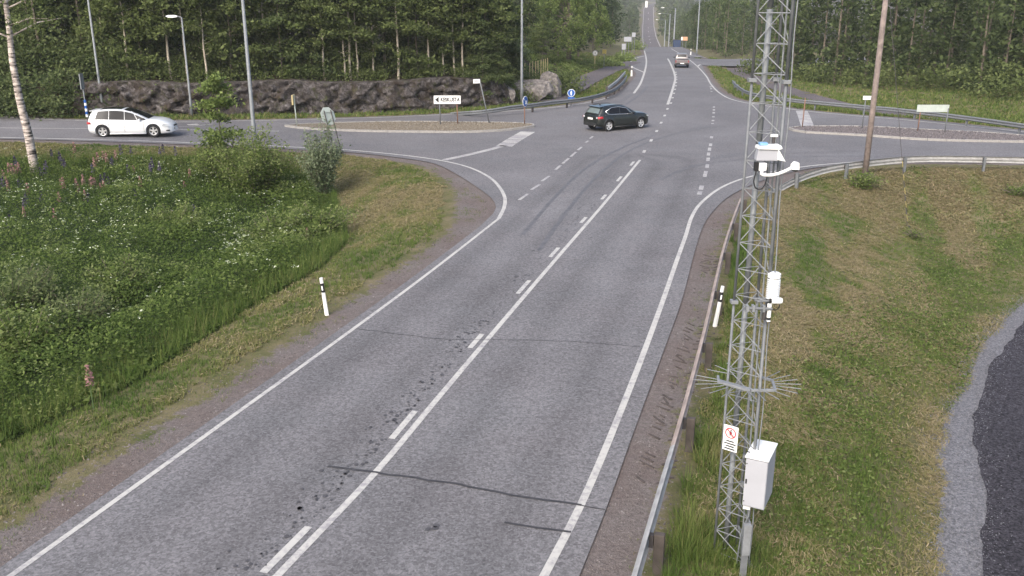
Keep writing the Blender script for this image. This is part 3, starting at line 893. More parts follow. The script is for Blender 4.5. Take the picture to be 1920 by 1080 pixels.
# ================================================================== posts, signs, lamps
def marker_post(p, label, h=1.05, lean=(0, 0), rz=0.0, s=1.0):
    root = empty('reflector_post', p, rz, label=label, cat='reflector post', group='roadside reflector posts')
    root.rotation_euler = (lean[0], lean[1], rz)
    def sec(z0, z1, name, mat, g=0.0):
        w0, w1 = [(.105 - .03 * (z / h)) * s / 2 + g for z in (z0, z1)]
        d0 = d1 = .045 * s + g
        V = [(x * w, y * d, z) for z, w, d in ((z0, w0, d0), (z1, w1, d1)) for x, y in ((-1, -.5), (0, -1), (1, -.5), (1, .5), (0, 1), (-1, .5))]
        n = 6
        F_ = [(i, (i + 1) % n, n + (i + 1) % n, n + i) for i in range(n)] + [tuple(range(n - 1, -1, -1)), tuple(range(n, 2 * n))]
        return MB().add(V, F_).build(name, M[mat], root, bevel=.005 if mat == 'white' else 0)
    sec(-.25, .62 * h, 'post', 'white_dull')
    b = sec(.62 * h, .86 * h, 'black_band', 'black', .004)
    sec(.86 * h, h, 'cap', 'white_dull', .002)
    MB().box((.0, -.055 * s, .74 * h), (.035, .012, .12)).build('reflector', M['white'], b)
    return root
p = T(613, 591); marker_post(p, 'white reflector post with black band on the left verge', lean=(0, R(-5)))
p = T(1340, 612); marker_post(p, 'leaning white reflector post behind the dusty guardrail', lean=(0, R(7)), h=1.1)
p = T(1184, 143); marker_post(p, 'small white reflector post at the cycle path mouth', s=2, h=1.1)
p = G(1295, 103); marker_post((p.x, p.y, tz(p.x, p.y)), 'distant white reflector post on the grass beyond the pickup truck', s=2, h=1.1)
p = G(1259, 88); marker_post((p.x + .8, p.y, tz(p.x + .8, p.y)), 'tiny reflector post at the crest of the main road', s=2.2, h=1.1)

def lamp(p, h, label, arm=None, r=.1, head=True, rz=0.0):
    root = empty('street_lamp', p, rz, label=label, cat='street lamp', group='street lamps')
    MB().tube([(0, 0, -.3), (0, 0, 1.2), (0, 0, 1.25), (0, 0, h)], [r, r, r * .85, r * .55], 12).build('pole', M['lamp_steel'], root, smooth=True)
    if arm:
        MB().tube([(0, 0, h - .1), (arm * .15, 0, h + .02), (arm, 0, h + .08)], [.045, .04, .035], 8).build('arm', M['lamp_steel'], root, smooth=True)
        x = arm + (.3 if arm > 0 else -.3)
        hd = MB()
        V = []
        for xx, w, z0, z1 in ((-.38, .06, 0, .06), (-.2, .15, -.05, .1), (.15, .17, -.06, .11), (.38, .08, -.02, .06)):
            V += [(x + xx, -w, z0 + h + .05), (x + xx, w, z0 + h + .05), (x + xx, w * .7, z1 + h + .05), (x + xx, -w * .7, z1 + h + .05)]
        F_ = [(0, 1, 2, 3), (12, 15, 14, 13)]
        for i in range(3):
            F_ += [(i * 4 + k, i * 4 + (k + 1) % 4, i * 4 + 4 + (k + 1) % 4, i * 4 + 4 + k) for k in range(4)]
        hd.add(V, F_).build('lamp_head', M['white_dull'], root)
    return root
def gl(u, v):
    p = G(u, v); return (p.x, p.y, tz(p.x, p.y))
lamp(gl(194, 214), 10.5, 'tall grey lamp post rising behind the white car', arm=1.5)
lamp(gl(360, 217), 6.55, 'short lamp post with its head among the leaves above the rock', arm=-.35, r=.09)
lamp(gl(478, 270), 10.5, 'tall grey lamp post growing out of the roadside bushes', arm=1.5, r=.13)
lamp(gl(978, 192), 11.0, 'tall bare lamp post beside the grey rock outcrop', arm=1.5, r=.14)
lamp(gl(1306, 103), 11.0, 'thick lamp post on the grass right of the pickup truck', arm=-2.0, r=.14)
def farlamp(u, v, Y, h, lab):
    p = PD(u, v, Y); lamp((p.x, p.y, tz(p.x, p.y)), h, lab, arm=-2.6, r=.22)
farlamp(1263, 86, 214, 8.6, 'distant lamp post with a long arm nearest the blue container')
farlamp(1254, 80, 262, 9.5, 'middle lamp post of the distant row right of the hill road')
farlamp(1246, 76, 315, 10.5, 'farthest lamp post of the row right of the hill road')
p = PD(298, 52, 78); lamp((p.x + .5, p.y, tz(p.x + .5, p.y)), p.z - tz(p.x + .5, p.y) - .05, 'lamp post hidden in the woods with only its head showing', arm=-.6, r=.07)

def disc_poly(r, n=20, rot=0.0):
    return [(r * math.cos(rot + 2 * math.pi * k / n), r * math.sin(rot + 2 * math.pi * k / n)) for k in range(n)]
def text(body, size, mat, parent, loc, rot, name='lettering'):
    cu = bpy.data.curves.new(name, 'FONT'); cu.body = body; cu.size = size; cu.align_x = 'CENTER'; cu.align_y = 'CENTER'; cu.extrude = .002
    cu.offset = .012 * size / .3
    cu.materials.append(mat)
    tmp = bpy.data.objects.new(name + '_outline', cu); COL.objects.link(tmp)
    me = bpy.data.meshes.new_from_object(tmp.evaluated_get(bpy.context.evaluated_depsgraph_get()))
    bpy.data.objects.remove(tmp)
    if not me.materials:
        me.materials.append(mat)
    o = bpy.data.objects.new(name, me); o.location = loc; o.rotation_euler = rot
    return link(o, parent)
FACE = (math.pi / 2, 0, 0)
# direction board on two legs
a, b = G(826, 235), G(858, 236)
c = (a + b) / 2; zi = c.z + .08
sg = empty('direction_sign', (c.x, c.y, zi), 0.0, label='white direction board reading KESKUSTA with black arrow on the left island', cat='road sign')
W = 1.78; Hs = .54; zt_ = PD(838, 187, c.y).z - zi
xo = PD(838.5, 187, c.y).x - c.x
MB().box((xo, 0, zt_), (W, .03, Hs)).build('board', M['white'], sg, bevel=.006)
MB().box((xo, .004, zt_), (W + .04, .03, Hs + .04)).build('border', M['black'], sg)
MB().prism([(-.42, 0), (-.17, .2), (-.17, -.2)], (xo - W / 2 + .5, -.017, zt_), (1, 0, 0), (0, 0, 1), (0, -.004, 0)).build('arrow', M['black'], sg)
t = text('KESKUSTA', .3, M['black'], sg, (xo + .19, -.018, zt_), FACE); t.scale = (.9, 1.15, 1)
for q, mt in ((a, 'galv'), (b, 'rust')):
    MB().tube([(q.x - c.x, .035, -.1), (q.x - c.x - .03, .035, zt_ + .2)], .038, 10).build('leg', M[mt], sg, smooth=True)
# leaning street name sign
p = G(918, 233)
sg = empty('name_sign', (p.x, p.y, p.z + .08), label='small white street name plate on a leaning pole on the left island', cat='road sign')
top = PD(899, 148, p.y) - sg.location
MB().tube([(0, 0, -.1), top], .04, 10).build('pole', M['galv'], sg, smooth=True)
pl_ = MB().box((-.22, -.05, top.z - .14), (.46, .025, .27)).build('plate', M['white'], sg); pl_.location.x = top.x
pl_.rotation_euler = (0, 0, R(18))
for k, w in ((.06, .3), (-.02, .34)):
    MB().box((-.22, -.066, top.z - .14 + k), (w, .006, .035)).build('text_line', M['grey_enamel'], pl_)
# keep-right disc seen almost edge on
def keep_right(p, zc, rz, label, r=.32, arrow=True, pole='rust'):
    sg = empty('keep_right_sign', p, 0.0, label=label, cat='road sign', group='keep right signs')
    MB().tube([(0, 0, -.1), (0, 0, zc + r)], .032, 10).build('pole', M[pole], sg, smooth=True)
    rot = Matrix.Rotation(rz, 3, 'Z'); ax = rot @ Vector((1, 0, 0)); n_ = rot @ Vector((0, -1, 0))
    d = MB().prism(disc_poly(r, 24), n_ * .04 + Vector((0, 0, zc)), ax, (0, 0, 1), n_ * .02).build('disc', M['blue'], sg)
    MB().prism(disc_poly(r + .03, 24), n_ * .032 + Vector((0, 0, zc)), ax, (0, 0, 1), n_ * .02).build('rim', M['white'], d)
    arr = [(-.17, .2), (-.2, .17), (.03, -.06), (-.08, -.17), (.2, -.2), (.17, .08), (.06, -.03)]
    MB().prism([(x * r / .32, y * r / .32) for x, y in arr], n_ * .061 + Vector((0, 0, zc)), ax, (0, 0, 1), n_ * .004).build('arrow', M['white'], d)
    return sg
p = G(983.5, 235); keep_right((p.x, p.y, p.z + .08), 1.5, R(62), 'blue keep right sign seen nearly edge on at the left island tip')
# blue cycle path sign behind the guardrail
p = G(1072, 201)
sg = empty('cycle_path_sign', (p.x, p.y + .9, tz(p.x, p.y + .9)), label='round blue cycle path sign with small plate behind the guardrail', cat='road sign')
MB().tube([(0, .03, -.1), (0, .03, 1.35)], .03, 8).build('pole', M['galv'], sg, smooth=True)
d = MB().prism(disc_poly(.27, 22), (0, 0, 1.05), (1, 0, 0), (0, 0, 1), (0, -.02, 0)).build('disc', M['blue'], sg)
MB().prism(disc_poly(.3, 22), (0, .006, 1.05), (1, 0, 0), (0, 0, 1), (0, -.02, 0)).build('rim', M['white'], d)
MB().prism([(-.04, -.2), (.03, -.2), (.06, .02), (.0, .2), (-.07, .02)], (0, -.021, 1.06), (1, 0, 0), (0, 0, 1), (0, -.004, 0)).build('symbol', M['white'], d)
MB().box((0, -.01, .62), (.52, .02, .24)).build('plate', M['blue'], sg)
# stop sign seen from the back
p = G(634, 287)
sg = empty('stop_sign', (p.x, p.y, tz(p.x, p.y)), 0.0, label='back of an octagonal sign on two dark leaning legs beside the bush', cat='road sign')
lean_ = PD(613, 205, p.y) - sg.location
k_ = lean_.x / lean_.z
rot = Matrix.Rotation(R(42), 3, 'Z'); ax = rot @ Vector((1, 0, 0)); n_ = rot @ Vector((0, -1, 0))
zc = 2.05; cx_ = k_ * zc
def lp(x, z):
    return Vector((k_ * z, 0, z)) + ax * x
oc = disc_poly(.49, 8, math.pi / 8)
MB().prism([(x * .92, y * 1.05) for x, y in oc], lp(0, zc) - n_ * .06, ax, Vector((k_, 0, 1)).normalized(), -n_ * .02).build('plate', M['sign_back'], sg)
for x in (-.2, .22):
    MB().tube([lp(x, -.2), lp(x, zc + .32)], .028, 8).build('leg', M['dark_steel'], sg, smooth=True)
MB().box((lp(.05, .1)), (.3, .26, .34)).build('footing', M['dark_steel'], sg, bevel=.02)
for z in (zc - .22, zc + .22):
    MB().box(lp(0, z) - n_ * .03, (.7, .03, .04), rot).build('cross_rail', M['sign_back'], sg)
# edge-on sign at the left end of the island
p = G(557, 238)
sg = empty('sign_post', (p.x, p.y, p.z + .08), label='narrow yellowish sign seen edge on at the left end of the island', cat='road sign')
h_ = PD(554, 178, p.y).z - sg.location.z
MB().tube([(0, 0, -.1), (-.08, 0, h_)], .035, 10).build('pole', M['sign_back'], sg, smooth=True)
MB().box((-.11, -.03, h_ - .3), (.09, .6, .62)).build('plate', M['stake_wood'], sg, bevel=.01)
# blue and white striped marker beside the road
p = gl(164, 222)
sg = empty('snow_marker', p, label='thin blue and white striped roadside marker behind the white car', cat='marker post')
h_ = PD(159, 138, p[1]).z - p[2]
MB().tube([(0, 0, -.2), (-.02, 0, h_ * .98)], .045, 8).build('pole', M['lamp_steel'], sg, smooth=True)
MB().box((-.02, -.03, h_ - .5), (.07, .5, 1.0)).build('plate', M['lamp_steel'], sg)
for k in range(6):
    MB().tube([(0, 0, .15 + k * .19), (0, 0, .15 + k * .19 + .17)], .085, 10).build('band', M['blue'] if k % 2 else M['white'], sg)
# round sign by the cycle path
p = G(1115, 129)
sg = empty('round_sign', (p.x, p.y, tz(p.x, p.y)), label='round white sign on a cream post beside the cycle path', cat='road sign')
MB().tube([(0, 0, -.2), (0, 0, 1.9)], .06, 8).build('pole', M['stake_wood'], sg)
d = MB().prism(disc_poly(.33, 20), (0, -.07, 2.0), (1, 0, 0), (0, 0, 1), (0, -.02, 0)).build('disc', M['grey_enamel'], sg)
MB().prism(disc_poly(.25, 20), (0, -.091, 2.0), (1, 0, 0), (0, 0, 1), (0, -.004, 0)).build('face', M['white_dull'], d)
MB().box((0, -.098, 2.0), (.07, .006, .24)).build('symbol', M['dark_steel'], d)
# yellow plate farther along
p = PD(1133, 103, 120)
sg = empty('path_sign', (p.x, p.y, tz(p.x, p.y)), label='small yellow plate on a thin pole below the weeping crown', cat='road sign')
MB().tube([(0, 0, -.2), (0, 0, 2.3)], .04, 8).build('pole', M['lamp_steel'], sg)
MB().box((0, -.05, 2.1), (.5, .02, .5)).build('plate', M['yellow'], sg)
# stakes
ords = ['first', 'second', 'third', 'fourth', 'fifth', 'sixth', 'seventh', 'eighth', 'ninth', 'tenth', 'eleventh', 'twelfth', 'thirteenth', 'fourteenth', 'fifteenth', 'sixteenth', 'seventeenth', 'eighteenth', 'nineteenth', 'twentieth']
for i, (u, v) in enumerate([(983.5, 140), (993, 139), (998.5, 136.5), (1004, 136), (1009, 134.5), (1014, 133), (1018.5, 132), (1022.5, 131), (1027, 129.5)]):
    p = PD(u, v, 84 + i * .5)
    o = MB().tube([(0, 0, -1.0), (RNG.uniform(-.03, .03), 0, 1.02)], [.05, .042], 7).build('stake', M['stake_wood'], loc=(p.x, p.y, p.z))
    tag(o, f'pale wooden stake, {ords[i]} from the tall lamp post, above the rock outcrop', 'stake', 'row of wooden stakes')
# notice boards, container and signs near the crest
def board(u0, v0, u1, v1, Y, legs, mat, name, label, cat, d=.06):
    a_, b_ = PD(u0, v0, Y), PD(u1, v1, Y); cx = (a_.x + b_.x) / 2
    g = tz(cx, Y); sg = empty(name, (cx, Y, g), label=label, cat=cat)
    MB().box((0, 0, (a_.z + b_.z) / 2 - g), (b_.x - a_.x, d, a_.z - b_.z)).build('panel', M[mat], sg, bevel=.01)
    for x in legs:
        MB().tube([(x, d, -.3), (x, d, a_.z - g - .05)], .05, 8).build('leg', M['lamp_steel'], sg)
    return sg, a_, b_, g
sg, a_, b_, g = board(1278, 69, 1289, 76, 190, (-.35, .35), 'orange', 'notice_board', 'orange and white notice board on two legs near the crest', 'notice board')
MB().box((-.55, -.045, (a_.z + b_.z) / 2 - g), (.3, .02, (a_.z - b_.z) * .9)).build('white_strip', M['white'], sg)
c1 = PD(1269, 84, 205)
sg = empty('container', (c1.x, c1.y, tz(c1.x, c1.y)), label='dark blue steel container half hidden at the crest', cat='container')
zc_ = max(.7, PD(1269, 75, 205).z - sg.location.z)
MB().box((0, 0, zc_ / 2), (1.5, 1.2, zc_)).build('body', simple('container_blue', (.03, .055, .12), .6), sg, bevel=.04)
MB().box((0, 0, zc_ + .04), (1.6, 1.3, .08)).build('lid', M['dark_steel'], sg)
for x in (-.45, 0, .45):
    MB().box((x, -.62, zc_ / 2), (.05, .04, zc_ * .9)).build('rib', M['dark_steel'], sg)
for (u0, v0, u1, v1, Y, lab) in [(1185, 61, 1191.5, 69, 170, 'small grey board highest among the weeds left of the hill road'), (1170, 69, 1184, 78, 150, 'wide grey board in the weeds left of the hill road'), (1166, 82, 1173, 93, 140, 'lowest grey board in the weeds left of the hill road')]:
    board(u0, v0, u1, v1, Y, (-.2, .2), 'grey_enamel', 'sign_board', lab, 'sign board')
sg, a_, b_, g = board(1210, 2, 1214, 14, 735, (0,), 'white', 'pylon_sign', 'tall white pylon sign at the top of the hill road', 'pylon sign', .5)
# right island sign posts
for i, (u, v, h, lab, w) in enumerate([(1504, 241, 1.9, 'dark thin post at the tip of the right island', -1), (1616, 243, 2.0, 'thin grey post with small white plate on the right island', .55), (1720, 249, 1.55, 'rusty post carrying one end of the board on the right island', 0), (1771, 251, 1.5, 'grey post carrying the other end of the board on the right island', 0)]):
    p = G(u, v); sg = empty('island_post', (p.x, p.y, p.z + .08), label=lab, cat='sign post')
    MB().tube([(0, 0, -.1), (.02, 0, h)], .035, 10).build('pole', M['rust'] if i in (0, 2) else M['galv'], sg, smooth=True)
    if w > 0:
        MB().box((.1, -.05, h - .05), (w, .02, .24)).build('plate', M['white'], sg)
    else:
        MB().box((0, 0, -.02), (.16, .16, .05)).build('foot_plate', M['dark_steel'], sg)
        if i == 2:
            q = G(1771, 251)
            MB().box(((q.x - p.x) / 2, -.06, h - .1), ((q.x - p.x) + .5, .03, .45)).build('board', M['sign_back'], sg, bevel=.006)
# utility pole with guy wire
p = T(1621, 334)
ut = empty('utility_pole', p, label='thick weathered wooden utility pole on the bank behind the right guardrail', cat='utility pole')
MB().tube([(0, 0, -.4), (0, 0, 3.5), (.0, 0, 9.5)], [.145, .135, .115], 14).build('shaft', M['wood'], ut, smooth=True)
q = T(1702, 425)
gw = empty('guy_wire', q, label='steel guy wire with yellow and black guard on the right bank', cat='guy wire')
dirv = (p + Vector((0, 0, 9.0))) - q
MB().tube([(0, 0, -.1), dirv], .012, 6).build('wire', M['dark_steel'], gw)
u_ = dirv.normalized()
for k in range(9):
    MB().tube([u_ * (.25 + k * .3), u_ * (.53 + k * .3)], .0085, 8).build('guard_band', M['yellow'] if k % 2 == 0 else M['black'], gw)
MB().box((0, 0, 0), (.12, .12, .12)).build('anchor', M['dark_steel'], gw)

# ================================================================== weather mast and its instruments
MX, MY = 3.30, 12.0
zb = tz(MX, MY)
mast = empty('lattice_mast', (MX, MY, zb), label='tall galvanised lattice mast standing behind the guardrail', cat='mast')
CH = [Vector((-.195, .03, 0)), Vector((.185, -.27, 0)), Vector((.165, .15, 0))]
ZT = 10.6
def chord(i, z):
    k = 1.04 - .012 * (z)
    return Vector((CH[i].x * k, CH[i].y * k, z - zb))
for i, nm in enumerate(('chord', 'chord', 'chord')):
    for z0, z1 in ((zb - .2, 3.97), (3.985, 7.0), (7.015, ZT)):
        MB().tube([chord(i, z0), chord(i, z1)], .021 if i else .019, 10).build('chord', M['galv'], mast, smooth=True)
    for zj in (3.98, 7.01):
        MB().box(chord(i, zj), (.1, .1, .05)).build('joint_flange', M['galv_light'], mast, bevel=.006)
zs = np.arange(-.05, ZT, .376)
for k, z in enumerate(zs):
    for (a, b) in ((0, 1), (1, 2), (2, 0)):
        MB().tube([chord(a, z), chord(b, z)], .0068, 6).build('horizontal_brace', M['galv_light'], mast)
        if k < len(zs) - 1:
            s, e = (a, b) if (a, b) != (2, 0) else (0, 2)
            if (a, b) == (0, 1):
                q0, q1 = chord(0, z + .376), chord(1, z)
            elif (a, b) == (2, 0):
                q0, q1 = chord(0, z), chord(2, z + .376)
            else:
                q0, q1 = (chord(1, z), chord(2, z + .376))
            if (a, b) != (1, 2) or k % 2 == 0:
                MB().tube([q0, q1], .0068, 6).build('diagonal_brace', M['galv_light'], mast)
# cable duct on the rear face and cables on the right chords
def mid(z, f=.5):
    return chord(0, z).lerp(chord(2, z), f) + Vector((0.02, .07, 0))
for z0 in np.arange(zb, ZT - .5, 2.0):
    MB().tube([mid(z0), mid(min(z0 + 1.98, ZT))], .04, 10).build('cable_duct', M['lamp_steel'], mast, smooth=True)
cab = [chord(1, z) + Vector((.05 + .012 * math.sin(z * 3.1), -.03, 0)) for z in np.arange(zb, ZT, .25)]
MB().tube(cab, .009, 6).build('cable', M['galv_light'], mast, smooth=True)
cab = [chord(1, z) + Vector((.035, .12 + .01 * math.sin(z * 2.3), 0)) for z in np.arange(zb, ZT, .25)]
MB().tube(cab, .026, 8).build('conduit', M['lamp_steel'], mast, smooth=True)
cab = [chord(1, z) + Vector((-.03, .14, 0)) for z in np.arange(zb, ZT, .5)]
MB().tube(cab, .013, 8).build('conduit', M['lamp_steel'], mast, smooth=True)
MB().box((.03, -.02, -.12), (.6, .6, .2)).build('base_plate', M['granite'], mast, bevel=.02)

def mp(u, v, Y):
    return PD(u, v, Y)
# weather camera housing
YI = 11.55
c = mp(1441, 288, YI)
cm = empty('weather_camera', c, label='white weather camera housing with blue label near the mast top', cat='camera')
rx = Matrix.Rotation(R(6), 3, 'Y')
MB().prism([(-.165, -.085), (-.15, .06), (.10, .06), (.17, -.06), (.10, -.085)], (0, -.06, 0), (1, 0, 0), (0, 0, 1), (0, .13, 0)).build('housing', M['grey_enamel'], cm, bevel=.012)
MB().prism([(-.16, .065), (-.15, .105), (.13, .115), (.155, .075), (.12, .06)], (0, -.085, 0), (1, 0, 0), (0, 0, 1), (0, .18, 0)).build('sun_shield', M['white'], cm, bevel=.01)
MB().prism([(.1, .07), (.205, -.09), (.1, -.07)], (0, -.08, 0), (1, 0, 0), (0, 0, 1), (0, .17, 0)).build('visor', M['white'], cm, bevel=.006)
MB().box((-.08, .0, .128), (.1, .09, .03)).build('label_plate', simple('pale_blue_label', (.2, .38, .6), .5), cm)
MB().tube([(.08, .1, .1), (.08, .1, .2)], .02, 8).build('antenna', M['dark_steel'], cm)
MB().box((.08, .1, .215), (.09, .03, .03)).build('antenna_head', M['white'], cm)
MB().tube([(0, .02, -.08), (.02, .2, -.12), (.05, .4, -.12)], .02, 8).build('bracket', M['galv'], cm)
# road surface sensor on a curved arm
c = mp(1426, 312, YI)
se = empty('surface_sensor', c, label='white optical sensor on a curved arm just under the weather camera', cat='sensor')
MB().box((.02, 0, 0), (.1, .1, .1)).build('body', M['white'], se, bevel=.015)
MB().box((-.055, 0, .0), (.05, .08, .12)).build('rear_cap', M['black'], se, bevel=.008)
arm = [Vector((.02, -.03, -.02)), Vector((.01, -.05, -.09)), Vector((.09, -.05, -.105)), Vector((.2, -.05, -.09)), Vector((.3, -.05, -.055)), Vector((.4, -.05, .0))]
MB().tube([Vector(p) for p in catmull(arm, .02)], .021, 10).build('arm', M['white'], se, smooth=True)
MB().prism([(-.05, -.05), (-.045, .01), (-.01, .05), (.04, .04), (.05, -.05)], (.425, -.1, .02), (1, 0, 0), (0, 0, 1), (0, .1, 0)).build('sensor_head', M['white'], se, bevel=.01)
MB().box((.43, -.05, -.04), (.06, .06, .02)).build('lens', M['black'], se)
lo_ = [Vector((-.05, 0, -.06)), Vector((-.07, 0, -.2)), Vector((-.03, 0, -.29)), Vector((.04, 0, -.29)), Vector((.09, 0, -.18)), Vector((.1, .05, -.02))]
MB().tube([Vector(p) for p in catmull(lo_, .02)], .008, 6).build('cable', M['black'], se)
MB().tube([(.06, .0, 0), (.13, .25, .0)], .015, 8).build('bracket', M['galv'], se)
# radiation shield
c = mp(1448, 560, 11.72)
sh = empty('radiation_shield', c, label='stack of white louvre plates housing a thermometer on the mast', cat='sensor')
for k in range(11):
    z = .02 + k * .026
    n = 20
    V = [(r * math.cos(2 * math.pi * i / n), r * math.sin(2 * math.pi * i / n), zz) for r, zz in ((.05, z + .012), (.088, z - .004), (.09, z - .009), (.05, z + .004)) for i in range(n)]
    F_ = [(j * n + i, j * n + (i + 1) % n, ((j + 1) % 4) * n + (i + 1) % n, ((j + 1) % 4) * n + i) for j in range(4) for i in range(n)]
    MB().add(V, F_).build('louvre_plate', M['white'], sh)
MB().tube([(0, 0, .305), (0, 0, .36), (0, 0, .375)], [.088, .086, .06], 20).build('cap', M['white'], sh)
MB().tube([(0, 0, .0), (0, 0, .3)], .045, 12).build('core', M['grey_enamel'], sh)
MB().tube([(0, 0, .02), (-.05, .05, -.03), (-.18, .1, -.03)], .015, 8).build('bracket', M['galv'], sh)
# present weather sensor and camera under it
c = mp(1456, 564, 11.6)
ps = empty('weather_sensor', c, label='small white box sensor below the louvre stack on the mast', cat='sensor')
MB().tube([(-.07, 0, 0), (.05, 0, 0), (.075, 0, 0)], [.04, .045, .035], 12).build('body', M['white'], ps)
MB().tube([(-.07, 0, 0), (-.1, 0, 0)], .03, 10).build('rear_cap', M['black'], ps)
lo_ = [Vector((.04, 0, -.04)), Vector((.04, 0, -.1)), Vector((0, 0, -.13)), Vector((-.08, 0, -.12))]
MB().tube([Vector(p) for p in catmull(lo_, .02)], .007, 6).build('cable', M['black'], ps)
MB().tube([(-.08, 0, 0), (-.25, .05, -.03)], .012, 6).build('bracket', M['galv'], ps)
c = mp(1442, 583, 11.6)
dc = empty('road_camera', c, label='slim white camera pointing down the mast below the box sensor', cat='camera')
MB().tube([(0, 0, .1), (0, 0, -.09)], .03, 12).build('body', M['white'], dc)
MB().tube([(0, 0, -.092), (0, 0, -.12)], .028, 12).build('lens', M['black'], dc)
MB().box((0, 0, -.14), (.05, .05, .012)).build('foot', M['white'], dc)
MB().tube([(-.32, .0, .04), (.03, -.03, .04)], .022, 8).build('bracket_arm', M['galv'], dc)
for x in (-.3, -.22, -.08):
    MB().box((x, 0, .04), (.035, .09, .09)).build('clamp', M['galv_light'], dc, bevel=.004)
MB().tube([(-.06, -.02, .0), (-.07, -.02, -.12)], .028, 8).build('motor', M['dark_steel'], dc)
# anti-climb guard
zg = 2.83
ag = empty('climb_guard', (MX, MY, zg), label='ring of steel spikes round the mast that stops climbers', cat='climb guard')
ring = [Vector((-.33, .08, 0)), Vector((-.36, -.1, 0)), Vector((.02, -.42, 0)), Vector((.36, -.42, 0)), Vector((.41, -.08, 0)), Vector((.27, .05, 0))]
for i in range(len(ring) - 1):
    a, b = ring[i], ring[i + 1]; d = b - a; ang = math.atan2(d.y, d.x)
    wdt = .08 if i in (1,) else .035
    MB().box((a + b) / 2, (d.length, wdt, .035), Matrix.Rotation(ang, 3, 'Z')).build('ring_bar', M['galv_light'], ag, bevel=.004)
for i, a in enumerate(np.linspace(-205, 40, 17)):
    an = R(a); dr = Vector((math.cos(an), math.sin(an), 0))
    s0 = Vector((.03, -.17, .0)) + Vector((dr.x * .37, dr.y * .24, 0))
    MB().tube([s0, s0 + dr * .38 + Vector((0, 0, .01))], .006, 6).build('spike', M['galv_light'], ag)
for i, a in enumerate((75, 100, 125, 150)):
    an = R(a); dr = Vector((math.cos(an), math.sin(an), 0))
    s0 = Vector((.0, .08, .0)) + dr * .1
    MB().tube([s0, s0 + dr * .4], .006, 6).build('spike', M['galv_light'], ag)
# no-climbing notice
c = mp(1369.5, 822, 11.86)
sn = empty('warning_sign', c, R(-38), label='white no climbing notice with red ring fixed to the mast', cat='warning sign')
MB().box((0, 0, 0), (.225, .006, .4)).build('plate', M['white'], sn, bevel=.002)
ringv = []; n = 28
V = [(r * math.cos(2 * math.pi * i / n), yv, .085 + r * math.sin(2 * math.pi * i / n)) for yv in (-.004, -.008) for r in (.068, .084) for i in range(n)]
F_ = [(2 * n + i, 2 * n + (i + 1) % n, 3 * n + (i + 1) % n, 3 * n + i) for i in range(n)]
rg = MB().add(V, F_).build('ring', M['red'], sn)
MB().box((0, -.0075, .085), (.15, .003, .015), Matrix.Rotation(R(45), 3, 'Y')).build('slash', M['red'], rg)
fg = MB()
fg.prism([(-.012, -.05), (-.02, 0), (-.008, .03), (.012, .03), (.02, 0), (.03, -.05), (.018, -.05), (.004, -.01), (-.002, -.05)], (0, -.004, .085), (1, 0, 0), (0, 0, 1), (0, -.002, 0))
fg.prism(disc_poly(.012, 10), (.003, -.004, .13), (1, 0, 0), (0, 0, 1), (0, -.002, 0))
fg.build('climber_symbol', M['black'], sn)
for k, (z, w) in enumerate(((-.045, .12), (-.085, .18), (-.125, .13), (-.165, .16))):
    MB().box((0, -.0055, z), (w, .004, .019)).build('text_line', M['black'], sn)
# equipment cabinet
cb = empty('equipment_cabinet', (3.46, 11.46, 1.03), R(-27), label='white steel equipment cabinet hung on the right of the mast', cat='cabinet')
MB().box((0, .29, .4), (.31, .56, .78)).build('body', M['grey_enamel'], cb, bevel=.006)  # greyer than the roof: shade on the white sides put into the colour
MB().box((0, .285, .803), (.335, .61, .022)).build('roof', M['white'], cb, bevel=.005)
dr_ = MB().box((0, 0, .4), (.295, .014, .74)).build('door', M['grey_enamel'], cb, bevel=.004)
MB().box((-.125, -.012, .42), (.02, .012, .07)).build('lock', M['black'], dr_)
for z in (.1, .7):
    MB().box((-.135, -.011, z), (.014, .01, .014)).build('screw', M['dark_steel'], cb)
MB().box((-.1, .1, -.03), (.1, .08, .08)).build('gland_box', M['white_dull'], cb)
MB().box((-.155, .12, .815), (.05, .02, .012)).build('roof_clip', M['black'], cb)
for z in (.2, .65):
    MB().box((-.2, .3, z), (.12, .05, .05)).build('bracket', M['galv'], cb)
MB().tube([(-.06, .1, -.04), (-.07, .1, -.2), (-.16, .16, -.5), (-.2, .2, -1.1)], .012, 6).build('cable', M['lamp_steel'], cb)
# galvanised post in the grass by the mast foot
p = T(1392, 1086)
gpost = empty('steel_post', p, label='short galvanised angle post in the grass beside the mast foot', cat='post')
hp = PD(1404, 980, p.y).z - p.z
MB().box((.0, 0, hp / 2 - .15), (.1, .01, hp + .3)).build('flange', M['galv'], gpost)
MB().box((.045, .05, hp / 2 - .15), (.01, .09, hp + .3)).build('web', M['galv_light'], gpost)
MB().box((.0, -.03, hp * .72), (.11, .05, .5)).build('cover', M['galv_light'], gpost, bevel=.004)

# ================================================================== vehicles
def car_paint(name, c, rough=.25, coat=.8, metal=0.0):
    m = NT(name); m.set(c, rough, metal, .5)
    m.p.inputs['Coat Weight'].default_value = coat; m.p.inputs['Coat Roughness'].default_value = .08
    return m.m
M['glass'] = car_paint('tinted_glass', (.008, .009, .012), .22, 0.0)
for _n in M['glass'].node_tree.nodes:
    if _n.type == 'BSDF_PRINCIPLED':
        _n.inputs['Specular IOR Level'].default_value = .22
M['glass_clear'] = car_paint('pale_glass', (.12, .15, .15), .08, .3)
M['chrome'] = simple('chrome_trim', (.75, .75, .74), .18, .9, .05)
M['alloy'] = simple('alloy_rim', (.6, .61, .62), .3, .5, .08)
M['tyre'] = simple('tyre_rubber', (.018, .018, .019), .85, 0, .15, 20)
M['lamp_red'] = car_paint('red_lens', (.35, .015, .02), .15)
M['lamp_clear'] = car_paint('clear_lens', (.6, .63, .65), .1)
